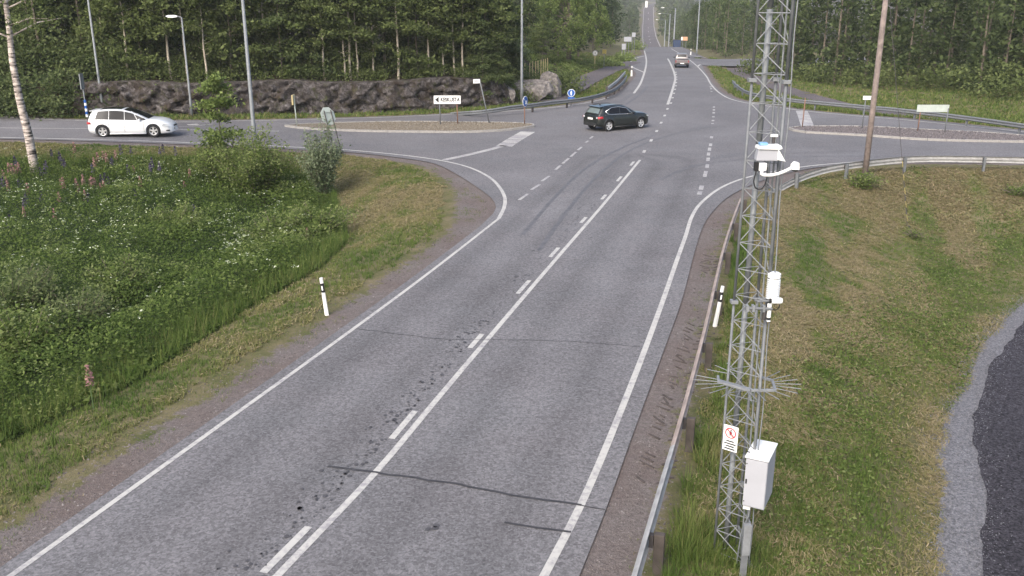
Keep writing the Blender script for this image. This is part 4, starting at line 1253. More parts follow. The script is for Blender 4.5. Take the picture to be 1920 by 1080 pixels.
M['trim_dark'] = simple('dark_trim', (.02, .021, .022), .6)
class Car:
    def __init__(s, name, label, spec, paint):
        s.sp = spec; s.paint = paint
        s.cx = (spec['xr'] + spec['xf']) / 2
        s.root = empty(name, label=label, cat=spec['cat'])
    def f(s, k, x):
        a = np.array(s.sp[k]); return np.interp(x, a[:, 0], a[:, 1])
    def zl(s, x):
        z = s.f('zl', x)
        for xc in (s.sp['xr'], s.sp['xf']):
            R_ = s.sp['R'] + .055; d = R_**2 - (x - xc)**2
            if d > 0:
                z = max(z, s.sp['R'] + math.sqrt(d) * .98)
        return z
    def smooth(s, xs_, k):
        return s.f(k, xs_)
    def body(s):
        sp = s.sp; L = sp['L']
        xs_ = sorted(set(list(np.linspace(0, L, 60)) + [xc + (sp['R'] + .055) * math.cos(a) for xc in (sp['xr'], sp['xf']) for a in np.linspace(0, math.pi, 17)] + [.03, .07, L - .03, L - .07]))
        rings = []
        for x in xs_:
            w = s.f('w', x); zt = s.f('zt', x); zl = s.zl(x); cr = s.f('crown', x)
            zm = max(zl + .04, s.f('zl', x) + .5 * (zt - s.f('zl', x)))
            zm = min(zm, zt - .1)
            zl = min(zl, zt - .16)
            h = [(0, zl), (w - .2, zl), (w - .012, zl + .012), (w + .012, max(zl + .03, zm - .14)), (w, zm), (w - .015, max(zm + .02, zt - .1)), (w - .035, zt - .045), (w - .085, zt), (w * .55, zt + cr * .8), (0, zt + cr)]
            ring = [(x - s.cx, -y, z) for y, z in h] + [(x - s.cx, y, z) for y, z in reversed(h[1:-1])]
            rings.append(ring)
        n = len(rings[0]); V = [p for r in rings for p in r]
        F_ = [(i * n + k, i * n + (k + 1) % n, (i + 1) * n + (k + 1) % n, (i + 1) * n + k) for i in range(len(rings) - 1) for k in range(n)]
        F_ += [tuple(range(n)), tuple((len(rings) - 1) * n + k for k in reversed(range(n)))]
        o = MB().add(V, F_).build('body', s.paint, s.root, smooth=True)
        return o
    def belt(s, x):
        return (s.f('w', x) - .085, s.f('zt', x) - .01)
    def roof(s, x):
        zr_ = max(s.f('zr', x), s.f('zt', x) + .012); return (s.f('wr', x), max(zr_ - .05, s.f('zt', x) - .005))
    def top(s, x, q):
        """roof or screen surface, q = -1..1 across"""
        wr, zb_ = s.roof(x); zr_ = max(s.f('zr', x), s.f('zt', x) + .012)
        a = abs(q)
        e = wr
        y = a * e
        if a > .86:
            z = zr_ - (zr_ - zb_) * (a - .86) / .14
        else:
            z = zr_ + .03 * (1 - (a / .86)**2) * min(1, (zr_ - s.f('zt', x)) / .15)
        return (math.copysign(y, q), z)
    def cabin(s, mat=None):
        x0, x1 = s.sp['cab']; xs_ = np.linspace(x0, x1, 46); qs = [-1, -.93, -.86, -.6, -.3, 0, .3, .6, .86, .93, 1]
        rings = []
        for x in xs_:
            b = s.belt(x)
            r = [(x - s.cx, -b[0], b[1])] + [(x - s.cx, *s.top(x, q)) for q in qs] + [(x - s.cx, b[0], b[1])]
            rings.append(r)
        n = len(rings[0]); V = [p for r in rings for p in r]
        F_ = [(i * n + k, i * n + k + 1, (i + 1) * n + k + 1, (i + 1) * n + k) for i in range(len(rings) - 1) for k in range(n - 1)]
        F_ += [tuple(range(n)), tuple((len(rings) - 1) * n + k for k in reversed(range(n)))]
        return MB().add(V, F_).build('cabin', mat or s.paint, s.root, smooth=True)
    def side_pt(s, x, v, sd, off=.006):
        b = s.belt(x); r = s.roof(x)
        return (x - s.cx, sd * (b[0] + (r[0] - b[0]) * v + off), b[1] + (r[1] - b[1]) * v)
    def side_glass(s, x0, x1, sd, v0=.1, v1=.9, mat='glass', rake0=0.0, rake1=0.0, name='side_window'):
        V = []; n = 9
        for i in range(n):
            t = i / (n - 1)
            for v in np.linspace(v0, v1, 5):
                x = x0 + rake0 * v + (x1 + rake1 * v - x0 - rake0 * v) * t
                V.append(s.side_pt(x, v, sd))
        F_ = [(i * 5 + k, i * 5 + k + 1, i * 5 + 6 + k, i * 5 + 5 + k) for i in range(n - 1) for k in range(4)]
        return MB().add(V, F_).build(name, M[mat], s.root, smooth=True, fix=False)
    def screen(s, x0, x1, q, name, mat='glass', off=.008, qt=None):
        V = []; n = 9; m_ = 9
        for i in range(n):
            t = i / (n - 1)
            x = x0 + (x1 - x0) * t; qq = q + ((qt or q) - q) * t
            e = 1e-2
            d = np.array([e, 0, s.top(x + e, 0)[1] - s.top(x, 0)[1]]); d /= np.linalg.norm(d)
            nx, nz = -d[2], d[0]
            for a in np.linspace(-qq, qq, m_):
                y, z = s.top(x, a); V.append((x - s.cx + nx * off, y, z + nz * off))
        F_ = [(i * m_ + k, i * m_ + k + 1, i * m_ + m_ + 1 + k, i * m_ + m_ + k) for i in range(n - 1) for k in range(m_ - 1)]
        return MB().add(V, F_).build(name, M[mat], s.root, smooth=True, fix=False)
    def wheels(s, spokes=5):
        sp = s.sp; R_ = sp['R']; proto = None
        for xc in (sp['xr'], sp['xf']):
            for sd in (-1, 1):
                w = s.f('w', xc) - .015
                n = 28
                prof = [(R_ * .66, -.10), (R_ * .93, -.105), (R_, -.08), (R_, .08), (R_ * .93, .105), (R_ * .68, .1), (R_ * .64, .06)]
                V = [(r * math.cos(2 * math.pi * i / n), y, r * math.sin(2 * math.pi * i / n)) for r, y in prof for i in range(n)]
                F_ = [(j * n + i, j * n + (i + 1) % n, (j + 1) * n + (i + 1) % n, (j + 1) * n + i) for j in range(len(prof) - 1) for i in range(n)]
                loc = (xc - s.cx, sd * (w - .105), R_)
                wh = MB().add(V, F_).build('wheel', M['tyre'], s.root, smooth=True, loc=loc)
                wh.rotation_euler = (0, 0, 0 if sd > 0 else math.pi)
                MB().prism(disc_poly(R_ * .66, 24), (0, .02, 0), (1, 0, 0), (0, 0, 1), (0, -.08, 0)).build('rim_backing', M['trim_dark'], wh)  # dark disc closing the rim, in place of the dark gap behind the spokes
                rim = MB()
                pr = [(R_ * .70, .085), (R_ * .66, .098), (R_ * .6, .085), (R_ * .58, .05), (R_ * .66, .04)]
                V = [(r * math.cos(2 * math.pi * i / n), y, r * math.sin(2 * math.pi * i / n)) for r, y in pr for i in range(n)]
                rim.add(V, [(j * n + i, j * n + (i + 1) % n, ((j + 1) % 5) * n + (i + 1) % n, ((j + 1) % 5) * n + i) for j in range(5) for i in range(n)])
                for k in range(spokes):
                    a = 2 * math.pi * k / spokes + .3
                    c_, s_ = math.cos(a), math.sin(a)
                    rim.prism([(.02, -.035), (R_ * .62, -.05), (R_ * .62, .05), (.02, .035)], (0, .05, 0), (c_, 0, s_), (-s_, 0, c_), (0, .035, 0))
                rim.tube([(0, .04, 0), (0, .095, 0)], .06, 12)
                rim.build('rim', M['alloy'], wh)
    def box(s, c, d, name, mat, parent=None, bevel=.01, rot=None):
        return MB().box((c[0] - s.cx, c[1], c[2]), d, rot).build(name, M[mat] if isinstance(mat, str) else mat, parent or s.root, bevel=bevel)
    def poly(s, pts, name, mat, th=(0, 0, 0), parent=None):
        """quad patch prism through the given points, thickened by th"""
        P = [Vector((x - s.cx, y, z)) for x, y, z in pts]; n = len(P); t = Vector(th)
        return MB().add(P + [p + t for p in P], [tuple(range(n)), tuple(range(2 * n - 1, n - 1, -1))] + [(i, (i + 1) % n, n + (i + 1) % n, n + i) for i in range(n)]).build(name, M[mat], parent or s.root)
    def bar(s, pts, r, name, mat, parent=None):
        return MB().tube([(x - s.cx, y, z) for x, y, z in pts], r, 8).build(name, M[mat], parent or s.root, smooth=True)
    def side_line(s, x0, x1, zf, name, mat='trim_dark', h=.006, sd=-1):
        pass
    def mirrors(s, x, z, mat):
        for sd in (-1, 1):
            y = sd * (s.f('w', x) + .06)
            o = s.box((x, y, z), (.1, .17, .13), 'mirror', mat, bevel=.03)
            s.box((x - .052, y, z), (.006, .14, .1), 'mirror_glass', 'glass', o, 0)
    def place(s, pr, pf, near=-1):
        """pr, pf: ground contacts of the near-side rear and front wheels (near = -1: the right-hand side of the car)"""
        d = Vector((pf.x - pr.x, pf.y - pr.y, 0)); h = math.atan2(d.y, d.x)
        left = Vector((-math.sin(h), math.cos(h), 0))
        c = (pr + pf) / 2 - left * near * (s.f('w', s.sp['xr']) - .1)
        c.z = float(zr(c.x, c.y))
        s.root.location = c; s.root.rotation_euler = (0, 0, h)

def door_lines(c, xs_, z0, z1, extra=()):
    for sd in (-1, 1):
        for x in xs_:
            y = sd * (c.f('w', x) + .0135)
            zt = c.f('zt', x)
            pts = []
            for z in np.linspace(z0, zt - .06, 5):
                pts.append((x, y - sd * .012 * (z > zt - .2), z))
            c.bar(pts, .006, 'door_seam', 'trim_dark')
def handles(c, xs_, z, mat):
    for sd in (-1, 1):
        for x in xs_:
            c.box((x, sd * (c.f('w', x) + .005), z), (.19, .035, .03), 'door_handle', mat, bevel=.008)

# --- white people carrier on the left side road
wp = car_paint('white_car_paint', (.72, .74, .75), .3, .6)
sp = dict(cat='car', L=4.77, xr=.86, xf=3.70, R=.355, cab=(.06, 3.5),
          zt=[(0, .76), (.05, .9), (.12, .98), (.6, 1.02), (2.0, .98), (3.1, .95), (3.45, .99), (3.9, .96), (4.25, .87), (4.55, .73), (4.7, .6), (4.77, .5)],
          zl=[(0, .42), (.1, .3), (.4, .22), (1.3, .2), (3.2, .2), (4.2, .19), (4.6, .2), (4.77, .27)],
          w=[(0, .68), (.05, .79), (.15, .86), (.5, .92), (1.0, .935), (3.7, .93), (4.2, .89), (4.5, .78), (4.68, .6), (4.77, .42)],
          crown=[(0, .02), (.2, .03), (3.4, .05), (4.2, .07), (4.6, .06), (4.77, .03)],
          zr=[(.06, 1.0), (.12, 1.17), (.22, 1.36), (.34, 1.49), (.6, 1.545), (1.2, 1.59), (1.7, 1.59), (2.1, 1.55), (2.5, 1.45), (2.9, 1.29), (3.25, 1.12), (3.5, 1.0)],
          wr=[(.06, .72), (.2, .67), (.4, .66), (1.3, .69), (2.2, .69), (2.7, .70), (3.1, .75), (3.5, .8)])
mpv = Car('people_carrier', 'white people carrier driving along the left side road', sp, wp)
mpv.body(); mpv.cabin()
for sd in (-1, 1):
    mpv.side_glass(.45, 1.24, sd, .06, .95, rake0=.22, rake1=.03)
    mpv.side_glass(1.27, 2.12, sd, .06, .95, rake0=.03, rake1=.0)
    mpv.side_glass(2.15, 2.86, sd, .06, .95, rake0=.0, rake1=-.22)
    mpv.side_glass(2.9, 3.38, sd, .06, .9, rake0=-.22, rake1=-.15)
mpv.screen(2.12, 3.44, .88, 'windscreen', qt=.94)
mpv.screen(.09, .3, .82, 'rear_window')
mpv.screen(.75, 1.95, .8, 'roof_glass', off=.006)
mpv.wheels(5)
mpv.mirrors(3.0, 1.0, wp)
door_lines(mpv, (1.26, 2.12, 3.2), .3, .9); handles(mpv, (1.45, 2.32), .83, wp)
for sd in (-1, 1):
    mpv.poly([(4.3, sd * .905, .76), (4.56, sd * .76, .66), (4.53, sd * .79, .56), (4.2, sd * .925, .66)], 'headlight', 'lamp_clear', (.01, sd * .02, .015))
    mpv.poly([(.005, sd * .74, .9), (.22, sd * .895, .9), (.25, sd * .91, .78), (.01, sd * .78, .76)], 'tail_light', 'lamp_red', (-.015, sd * .015, 0))
    mpv.poly([(4.4, sd * .865, .4), (4.6, sd * .75, .4), (4.6, sd * .75, .33), (4.42, sd * .855, .33)], 'fog_light_recess', 'black', (.005, sd * .012, 0))
    mpv.bar([(.42 if 0 else 1.25, sd * .943, .5), (3.25, sd * .943, .5)], .014, 'side_moulding', 'white')
    mpv.bar([(1.25, sd * .93, .22), (3.3, sd * .93, .22)], .03, 'sill', 'white')
mpv.poly([(4.765, -.4, .47), (4.765, .4, .47), (4.73, .45, .3), (4.73, -.45, .3)], 'lower_grille', 'black', (.02, 0, 0))
mpv.poly([(4.70, -.3, .62), (4.70, .3, .62), (4.745, .32, .55), (4.745, -.32, .55)], 'upper_grille', 'black', (.02, 0, .01))
mpv.box((4.79, 0, .42), (.012, .5, .11), 'number_plate', 'white', None, 0)
mpv.box((.3, 0, 1.495), (.3, 1.2, .03), 'spoiler', wp, None, .012)
mpv.box((-.01, 0, .66), (.02, .5, .11), 'number_plate', 'white', None, 0)
mpv.place(G(194.5, 257), G(290, 258))

# --- dark green-black crossover crossing the junction
dp = car_paint('dark_green_black_paint', (.011, .014, .0125), .3, .5, .1)
sp = dict(cat='car', L=4.39, xr=.83, xf=3.48, R=.35, cab=(.1, 3.3),
          zt=[(0, .82), (.04, .95), (.1, 1.0), (.5, 1.06), (1.0, 1.03), (2.5, .99), (3.1, .97), (3.3, 1.02), (3.8, .98), (4.1, .9), (4.28, .76), (4.39, .6)],
          zl=[(0, .46), (.1, .36), (.4, .27), (3.9, .24), (4.2, .28), (4.39, .36)],
          w=[(0, .68), (.05, .78), (.15, .85), (.5, .91), (1.0, .92), (3.5, .925), (3.9, .89), (4.15, .8), (4.3, .66), (4.39, .48)],
          crown=[(0, .02), (3.3, .05), (4.1, .06), (4.39, .03)],
          zr=[(.1, 1.03), (.22, 1.2), (.36, 1.4), (.46, 1.5), (.9, 1.565), (1.5, 1.59), (2.0, 1.56), (2.35, 1.48), (2.8, 1.27), (3.1, 1.11), (3.3, 1.03)],
          wr=[(.1, .74), (.4, .66), (1.0, .66), (2.0, .67), (2.5, .69), (2.9, .74), (3.3, .8)])
suv = Car('crossover_car', 'dark green black crossover car crossing the junction', sp, dp)
suv.body(); suv.cabin()
for sd in (-1, 1):
    suv.side_glass(.85, 1.72, sd, .14, .86, rake0=.2, rake1=.02)
    suv.side_glass(1.78, 2.62, sd, .12, .86, 'glass', rake0=.02, rake1=-.32)
    suv.bar([suv.side_pt(x, v, sd, .012)[0:1][0] + suv.cx if 0 else (suv.side_pt(x, v, sd, .012)[0] + suv.cx, *suv.side_pt(x, v, sd, .012)[1:]) for x, v in ((.62, .5), (.8, .1), (1.3, .07), (2.0, .07), (2.86, .07), (2.6, .5), (2.32, .89), (1.7, .93), (1.15, .9), (.62, .5))], .021, 'window_trim', 'chrome')
    suv.bar([(x, sd * (suv.roof(x)[0] - .05), suv.f('zr', x) + .035) for x in np.linspace(.6, 2.1, 10)], .016, 'roof_rail', 'trim_dark')
    suv.poly([(.0, sd * .72, .95), (.3, sd * .895, .98), (.34, sd * .91, .85), (.02, sd * .79, .82)], 'tail_light', 'lamp_red', (-.02, sd * .02, 0))
    suv.poly([(.01, sd * .62, .94), (.0, sd * .72, .95), (.02, sd * .72, .84), (.01, sd * .6, .85)], 'reverse_light', 'lamp_clear', (-.02, 0, 0))
    suv.poly([(3.95, sd * .885, .86), (4.22, sd * .74, .82), (4.24, sd * .73, .74), (3.98, sd * .885, .77)], 'headlight', 'lamp_clear', (.01, sd * .02, 0))
    for xc in (suv.sp['xr'], suv.sp['xf']):
        suv.bar([(xc + .43 * math.cos(a), sd * (suv.f('w', xc + .43 * math.cos(a)) + .008), .35 + .43 * math.sin(a)) for a in np.linspace(-.1, math.pi + .1, 16)], .03, 'arch_trim', 'trim_dark')
    suv.bar([(1.3, sd * .925, .27), (3.05, sd * .925, .27)], .045, 'sill_trim', 'trim_dark')
suv.screen(2.3, 3.2, .84, 'windscreen', 'glass', qt=.92)
suv.screen(.16, .4, .84, 'rear_window', 'glass_clear', qt=.8)
suv.box((.42, 0, 1.525), (.3, 1.16, .04), 'spoiler', dp, None, .012, Matrix.Rotation(R(-6), 3, 'Y'))
suv.wheels(5); suv.mirrors(2.75, 1.07, dp)
door_lines(suv, (1.75, 2.85), .34, .95); handles(suv, (1.2, 2.0), .92, dp)
suv.box((-.015, 0, .80), (.02, .5, .12), 'number_plate', 'white_dull', None, 0)
suv.box((-.02, 0, .9), (.02, .12, .05), 'badge', 'chrome', None, 0)
suv.box((.0, 0, .44), (.1, 1.3, .2), 'rear_bumper_trim', 'trim_dark', None, .03)
suv.bar([(-.05, -.45, .34), (.12, -.45, .34)], .03, 'exhaust', 'chrome')
suv.box((.75, 0, 1.62), (.12, .03, .05), 'aerial_fin', 'trim_dark', None, .01)
suv.place(G(1139, 246.5), G(1201, 240.5))

# --- pickup truck going away over the crest
pp = car_paint('reddish_silver_paint', (.2, .185, .185), .35, .4, .3)
sp = dict(cat='pickup truck', L=5.1, xr=1.15, xf=4.15, R=.37, cab=(1.75, 4.0),
          zt=[(0, 1.02), (.05, 1.06), (1.6, 1.06), (3.9, 1.04), (4.1, 1.08), (4.8, 1.0), (5.0, .85), (5.1, .7)],
          zl=[(0, .5), (.2, .42), (4.6, .35), (5.1, .42)],
          w=[(0, .84), (.06, .88), (.5, .9), (4.4, .9), (4.8, .86), (5.0, .76), (5.1, .6)],
          crown=[(0, .0), (3.9, .03), (5.1, .03)],
          zr=[(1.75, 1.1), (1.85, 1.35), (1.95, 1.62), (2.2, 1.7), (3.0, 1.72), (3.3, 1.64), (3.7, 1.36), (4.0, 1.1)],
          wr=[(1.75, .78), (2.0, .68), (3.2, .69), (4.0, .8)])
pk = Car('pickup_truck', 'pinkish silver pickup truck driving away up the main road', sp, pp)
pk.body(); pk.cabin()
for sd in (-1, 1):
    pk.side_glass(1.98, 2.7, sd, .12, .86, rake0=.05); pk.side_glass(2.77, 3.5, sd, .12, .86, rake1=-.3)
    pk.poly([(-.01, sd * .74, .98), (-.01, sd * .84, .98), (-.01, sd * .84, .74), (-.01, sd * .75, .74)], 'tail_light', 'lamp_red', (-.03, 0, 0))
    pk.box((.85, sd * .84, 1.09), (1.7, .07, .06), 'bed_rail', pp, None, .015)
    pk.box((1.15, sd * .8, .45), (.5, .1, .5), 'mud_flap', 'black', None, .02)
pk.screen(1.82, 1.94, .8, 'rear_window'); pk.screen(3.25, 3.9, .84, 'windscreen')
pk.box((.85, 0, 1.085), (1.55, 1.5, .05), 'open_bed_dark', 'black', None, .01)  # black slab standing in for the shaded inside of the open bed
pk.box((-.03, 0, .85), (.05, 1.28, .36), 'tailgate', simple('tailgate_grey', (.17, .15, .155), .4, .3), None, .02)
pk.box((-.08, 0, .56), (.14, 1.74, .17), 'rear_bumper', 'black', None, .03)
pk.box((-.17, 0, .62), (.02, .5, .12), 'number_plate', 'white', None, 0)
pk.wheels(6); pk.mirrors(3.5, 1.17, 'black')
c = G(1278.5, 127.5); hd = math.pi / 2 - R(8.5)
pk.root.location = (c.x + math.cos(hd) * 2.6, c.y + math.sin(hd) * 2.6, float(zr(c.x, c.y + 2.6)))
pk.root.rotation_euler = (0, 0, hd)

# ================================================================== vegetation
def leaf_mat(name, stops, rough=.6, trans=.45):
    m = NT(name)
    col = m.ramp(m.attr('tint'), stops)
    m.set(col, rough, 0, .08)
    tr = m.n('ShaderNodeBsdfTranslucent'); m.l(col, tr.inputs['Color'])
    mx = m.n('ShaderNodeMixShader'); mx.inputs[0].default_value = trans
    m.l(m.p.outputs[0], mx.inputs[1]); m.l(tr.outputs[0], mx.inputs[2]); m.l(mx.outputs[0], m.out.inputs[0])
    return m.m
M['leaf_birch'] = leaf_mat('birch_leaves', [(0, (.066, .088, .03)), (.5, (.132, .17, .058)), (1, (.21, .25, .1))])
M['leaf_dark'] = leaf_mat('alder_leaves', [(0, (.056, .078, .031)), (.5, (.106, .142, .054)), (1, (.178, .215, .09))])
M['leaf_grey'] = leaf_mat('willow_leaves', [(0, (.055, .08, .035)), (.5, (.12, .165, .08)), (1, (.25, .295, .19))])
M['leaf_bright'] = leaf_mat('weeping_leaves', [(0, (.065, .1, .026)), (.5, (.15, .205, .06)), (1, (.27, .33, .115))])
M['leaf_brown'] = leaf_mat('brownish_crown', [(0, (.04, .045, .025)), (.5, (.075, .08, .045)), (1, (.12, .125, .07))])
M['leaf_far'] = leaf_mat('darker_wood_leaves', [(0, (.03, .045, .02)), (.5, (.058, .082, .034)), (1, (.1, .13, .055))])  # darker leaf tone that sets the weeping dome off from the wood behind
M['needle'] = leaf_mat('spruce_needles', [(0, (.012, .024, .012)), (.5, (.024, .045, .02)), (1, (.045, .075, .03))], trans=.1)
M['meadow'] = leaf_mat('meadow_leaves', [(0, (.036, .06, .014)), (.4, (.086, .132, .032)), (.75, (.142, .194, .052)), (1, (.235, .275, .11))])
M['grass'] = leaf_mat('grass_blades', [(0, (.065, .115, .025)), (.35, (.125, .165, .045)), (.6, (.21, .195, .085)), (.8, (.29, .24, .14)), (1, (.38, .31, .2))], .8, .25)
M['umbel'] = leaf_mat('umbel_flowers', [(0, (.28, .34, .18)), (.5, (.45, .5, .33)), (1, (.68, .7, .58))], .8, .2)
m = NT('birch_bark'); co = m.coord()
mp_ = m.n('ShaderNodeMapping'); mp_.inputs['Scale'].default_value = (1.2, 1.2, 6.5); m.l(co, mp_.inputs[0])
nb = m.noise(1.1, 4, .7, mp_.outputs[0])
m.set(m.ramp(nb, [(.40, (.03, .025, .022)), (.5, (.36, .31, .28)), (.6, (.6, .53, .48))]), .8, 0, .2)
M['birch_bark'] = m.m
M['bark'] = simple('grey_bark', (.13, .11, .085), .9, 0, .35, 6)
M['bark_pale'] = simple('pale_bark', (.4, .36, .29), .85, 0, .3, 4)

def leaves(C, size, rng, tint, asp=.6, droop=.35, updir=.55):
    """C (n,3) leaf centres -> quads with random facing; tint per leaf"""
    n = len(C)
    nrm = rng.normal(size=(n, 3)); nrm[:, 2] = np.abs(nrm[:, 2]) * (1 + updir) + .15; nrm /= np.linalg.norm(nrm, axis=1, keepdims=True)
    t = rng.normal(size=(n, 3)); t[:, 2] -= droop; t -= nrm * (t * nrm).sum(1, keepdims=True); t /= np.linalg.norm(t, axis=1, keepdims=True)
    b = np.cross(nrm, t)
    s = (size * rng.uniform(.65, 1.3, n))[:, None]
    V = np.stack([C - t * s * .5, C + b * s * asp * .5 + t * s * .05, C + t * s * .5, C - b * s * asp * .5 + t * s * .05], 1).reshape(-1, 3)
    return V, np.arange(4 * n).reshape(-1, 4), np.repeat(tint, 4)

def tree_mesh(seed, h, crown0, rad, nleaf, lsize, kind='birch', lean=0.0, trunk_r=None, gap=1.0):
    """returns (trunk MB, crown arrays): trunk with limbs, leaves in clumps on the limbs"""
    rng = np.random.default_rng(seed)
    tr = MB(); r0 = trunk_r or h * .0075
    n = 9; px = np.cumsum(rng.normal(0, .05, n)) * h / 12; py = np.cumsum(rng.normal(0, .05, n)) * h / 12
    path = [Vector((px[i] + lean * h * (i / (n - 1)), py[i], h * .97 * i / (n - 1) - (.3 if i == 0 else 0))) for i in range(n)]
    tr.tube(path, [max(.012, r0 * (1 - .9 * i / (n - 1))) for i in range(n)], 7, caps=False)
    def trunk_at(z):
        f = np.clip(z / (h * .97), 0, 1) * (n - 1); i = min(int(f), n - 2); return path[i].lerp(path[i + 1], f - i)
    cl = []; nb = int(26 + h * 2.4)
    for k in range(nb):
        f = rng.uniform(0, 1) ** .85; z = crown0 + (h - crown0) * f
        env = rad * (math.sin(math.pi * (.12 + .88 * f) ** .8) * .85 + .18) if kind != 'spruce' else rad * (1 - f) ** .8 + .1
        a = rng.uniform(0, 2 * math.pi); L_ = env * rng.uniform(.55, 1.12)
        base = trunk_at(z); rise = .3 if kind == 'birch' else (-.18 if kind == 'spruce' else .12)
        tip = base + Vector((math.cos(a) * L_, math.sin(a) * L_, L_ * rise * rng.uniform(.3, 1.2)))
        mid_ = base.lerp(tip, .55) + Vector((0, 0, .08 * L_))
        if k % 2 == 0 or h < 4:
            tr.tube([base, mid_, tip], [max(.01, r0 * .28 * (1 - f * .5)), r0 * .16, .008], 4, caps=False)
        for q in (.4, .7, 1.0):
            c = base.lerp(tip, q) + Vector((0, 0, .1 * L_ * (1 - abs(q - .5))))
            cl.append((c, (.25 + .16 * L_) * rng.uniform(.6, 1.25), rng.uniform(0, 1)))
    W = np.array([c[1]**2 for c in cl]); cnt = rng.multinomial(nleaf, W / W.sum())
    C = []; tint = []
    for (c, r, tn), m_ in zip(cl, cnt):
        p = rng.normal(0, 1, (m_, 3)) * np.array([r, r, r * (.5 if kind != 'weep' else 1.0)]) * .62 * gap
        if kind == 'birch':
            p[:, 2] -= np.abs(p[:, 0]) * .25
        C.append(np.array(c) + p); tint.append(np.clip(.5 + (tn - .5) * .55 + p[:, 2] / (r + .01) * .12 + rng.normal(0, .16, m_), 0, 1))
    C = np.concatenate(C); tint = np.concatenate(tint)
    C[:, 2] = np.maximum(C[:, 2], .15)
    return tr, leaves(C, lsize, rng, tint, .55 if kind != 'spruce' else .3, .35 if kind != 'spruce' else .8)
_protos = {}
def tree(name, proto_key, p, label, cat='tree', group=None, rz=0.0, s=1.0, bark='bark', leafm='leaf_birch', **kw):
    if proto_key not in _protos:
        tr, (V, F_, tn) = tree_mesh(**kw)
        me_t = bpy.data.meshes.new('trunk'); me_t.from_pydata(tr.v, [], tr.f); me_t.materials.append(M[bark])
        for q in me_t.polygons:
            q.use_smooth = True
        o = npmesh('crown', V, F_, M[leafm], attrs={'tint': tn}); me_c = o.data
        bpy.data.objects.remove(o)
        _protos[proto_key] = (me_t, me_c)
    me_t, me_c = _protos[proto_key]
    root = empty(name, p, rz, label=label, cat=cat, group=group); root.scale = (s, s, s)
    link(bpy.data.objects.new('trunk', me_t), root); link(bpy.data.objects.new('crown', me_c), root)
    return root

# --- front row of the wood above the rock cutting
front = [(205, 181), (222, 182), (245, 178), (275, 176), (300, 172), (322, 170), (352, 172), (390, 166), (418, 160), (437, 161), (455, 158), (500, 157), (530, 156), (552, 155), (585, 156), (610, 158), (645, 161), (657, 163), (670, 159), (702, 158), (722, 158), (746, 156), (768, 160), (785, 160), (806, 159), (835, 163), (852, 166), (870, 168), (893, 168), (912, 172), (940, 168)]
pale = {390, 610, 645, 657, 670, 702, 746, 806, 870, 245}
kinds = [dict(seed=101, h=11.5, crown0=2.0, rad=1.9, nleaf=6200, lsize=.25, kind='birch', lean=.01, trunk_r=.095), dict(seed=102, h=9.5, crown0=1.5, rad=1.8, nleaf=5600, lsize=.24, kind='birch', lean=-.015, trunk_r=.085),
         dict(seed=103, h=12.5, crown0=2.6, rad=2.1, nleaf=6600, lsize=.26, kind='birch', lean=.02, trunk_r=.1), dict(seed=104, h=7.0, crown0=.1, rad=1.9, nleaf=5200, lsize=.24, kind='alder', lean=0.0), dict(seed=105, h=10.0, crown0=.1, rad=2.3, nleaf=6400, lsize=.26, kind='alder', lean=.0)]
cnt_k = {}
for i, (u, v) in enumerate(front):
    p = PD(u, v, 71.2 + RNG.uniform(-.4, 1.8)) if 0 else None
    g = G(u, 213 if u < 700 else 213 - (u - 700) * .075)
    Yt = float(rock_y(g.x)) + (RNG.uniform(2.1, 2.6) if u in pale else RNG.uniform(2.4, 4.4))
    q = PD(u, v, Yt); z = tz(q.x, Yt)
    pl_ = u in pale
    k = (i % 3) if pl_ or i % 5 < 2 else 3 + (i % 2)
    kind_ = 'pale trunked birch' if pl_ else ('slim birch' if k < 3 else 'bushy leafy tree')
    nk = cnt_k.get(kind_, 0); cnt_k[kind_] = nk + 1
    lab = f'{kind_} on top of the rock cutting, {ords[nk]} such from the left'
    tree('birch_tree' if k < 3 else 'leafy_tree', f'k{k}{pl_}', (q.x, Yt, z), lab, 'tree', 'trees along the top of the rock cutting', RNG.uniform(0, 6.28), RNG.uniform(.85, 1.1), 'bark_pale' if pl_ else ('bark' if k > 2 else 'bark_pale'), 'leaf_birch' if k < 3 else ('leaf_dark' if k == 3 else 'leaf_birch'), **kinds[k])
# dense leafy trees down to the ground at the far left
for i, (u, Yt, s) in enumerate([(5, 70.5, 1.0), (40, 71, .95), (75, 72.5, 1.05), (105, 71.5, .9), (135, 72.5, 1.0), (165, 74, 1.0), (190, 75, .95)]):
    q = PD(u, 200, Yt)
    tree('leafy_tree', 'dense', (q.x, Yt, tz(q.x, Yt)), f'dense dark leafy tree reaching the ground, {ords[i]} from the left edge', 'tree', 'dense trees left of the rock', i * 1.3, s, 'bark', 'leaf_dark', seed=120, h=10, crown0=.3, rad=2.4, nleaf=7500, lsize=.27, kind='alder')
# bushes at the right end of the rock
for i, (u, v, Yt, s, key) in enumerate([(905, 175, 73.5, .55, 'dense'), (935, 182, 74.5, .5, 'dense'), (962, 172, 79, .62, 'dense'), (915, 150, 78, .8, 'dense')]):
    q = PD(u, v, Yt)
    tree('leafy_bush', 'dense', (q.x, Yt, tz(q.x, Yt) - .2), f'leafy green bush at the right end of the rock cutting, {ords[i]} counted from the left', 'bush', 'bushes at the end of the rock', i * 2.1, s)
tree('silvery_tree', 'silver', (PD(945, 140, 78).x, 78, tz(PD(945, 140, 78).x, 78)), 'silvery leaved young tree left of the tall bare lamp post', 'tree', None, .4, 1.0, 'bark', 'leaf_grey', seed=131, h=6.6, crown0=.6, rad=1.7, nleaf=3600, lsize=.27, kind='alder')

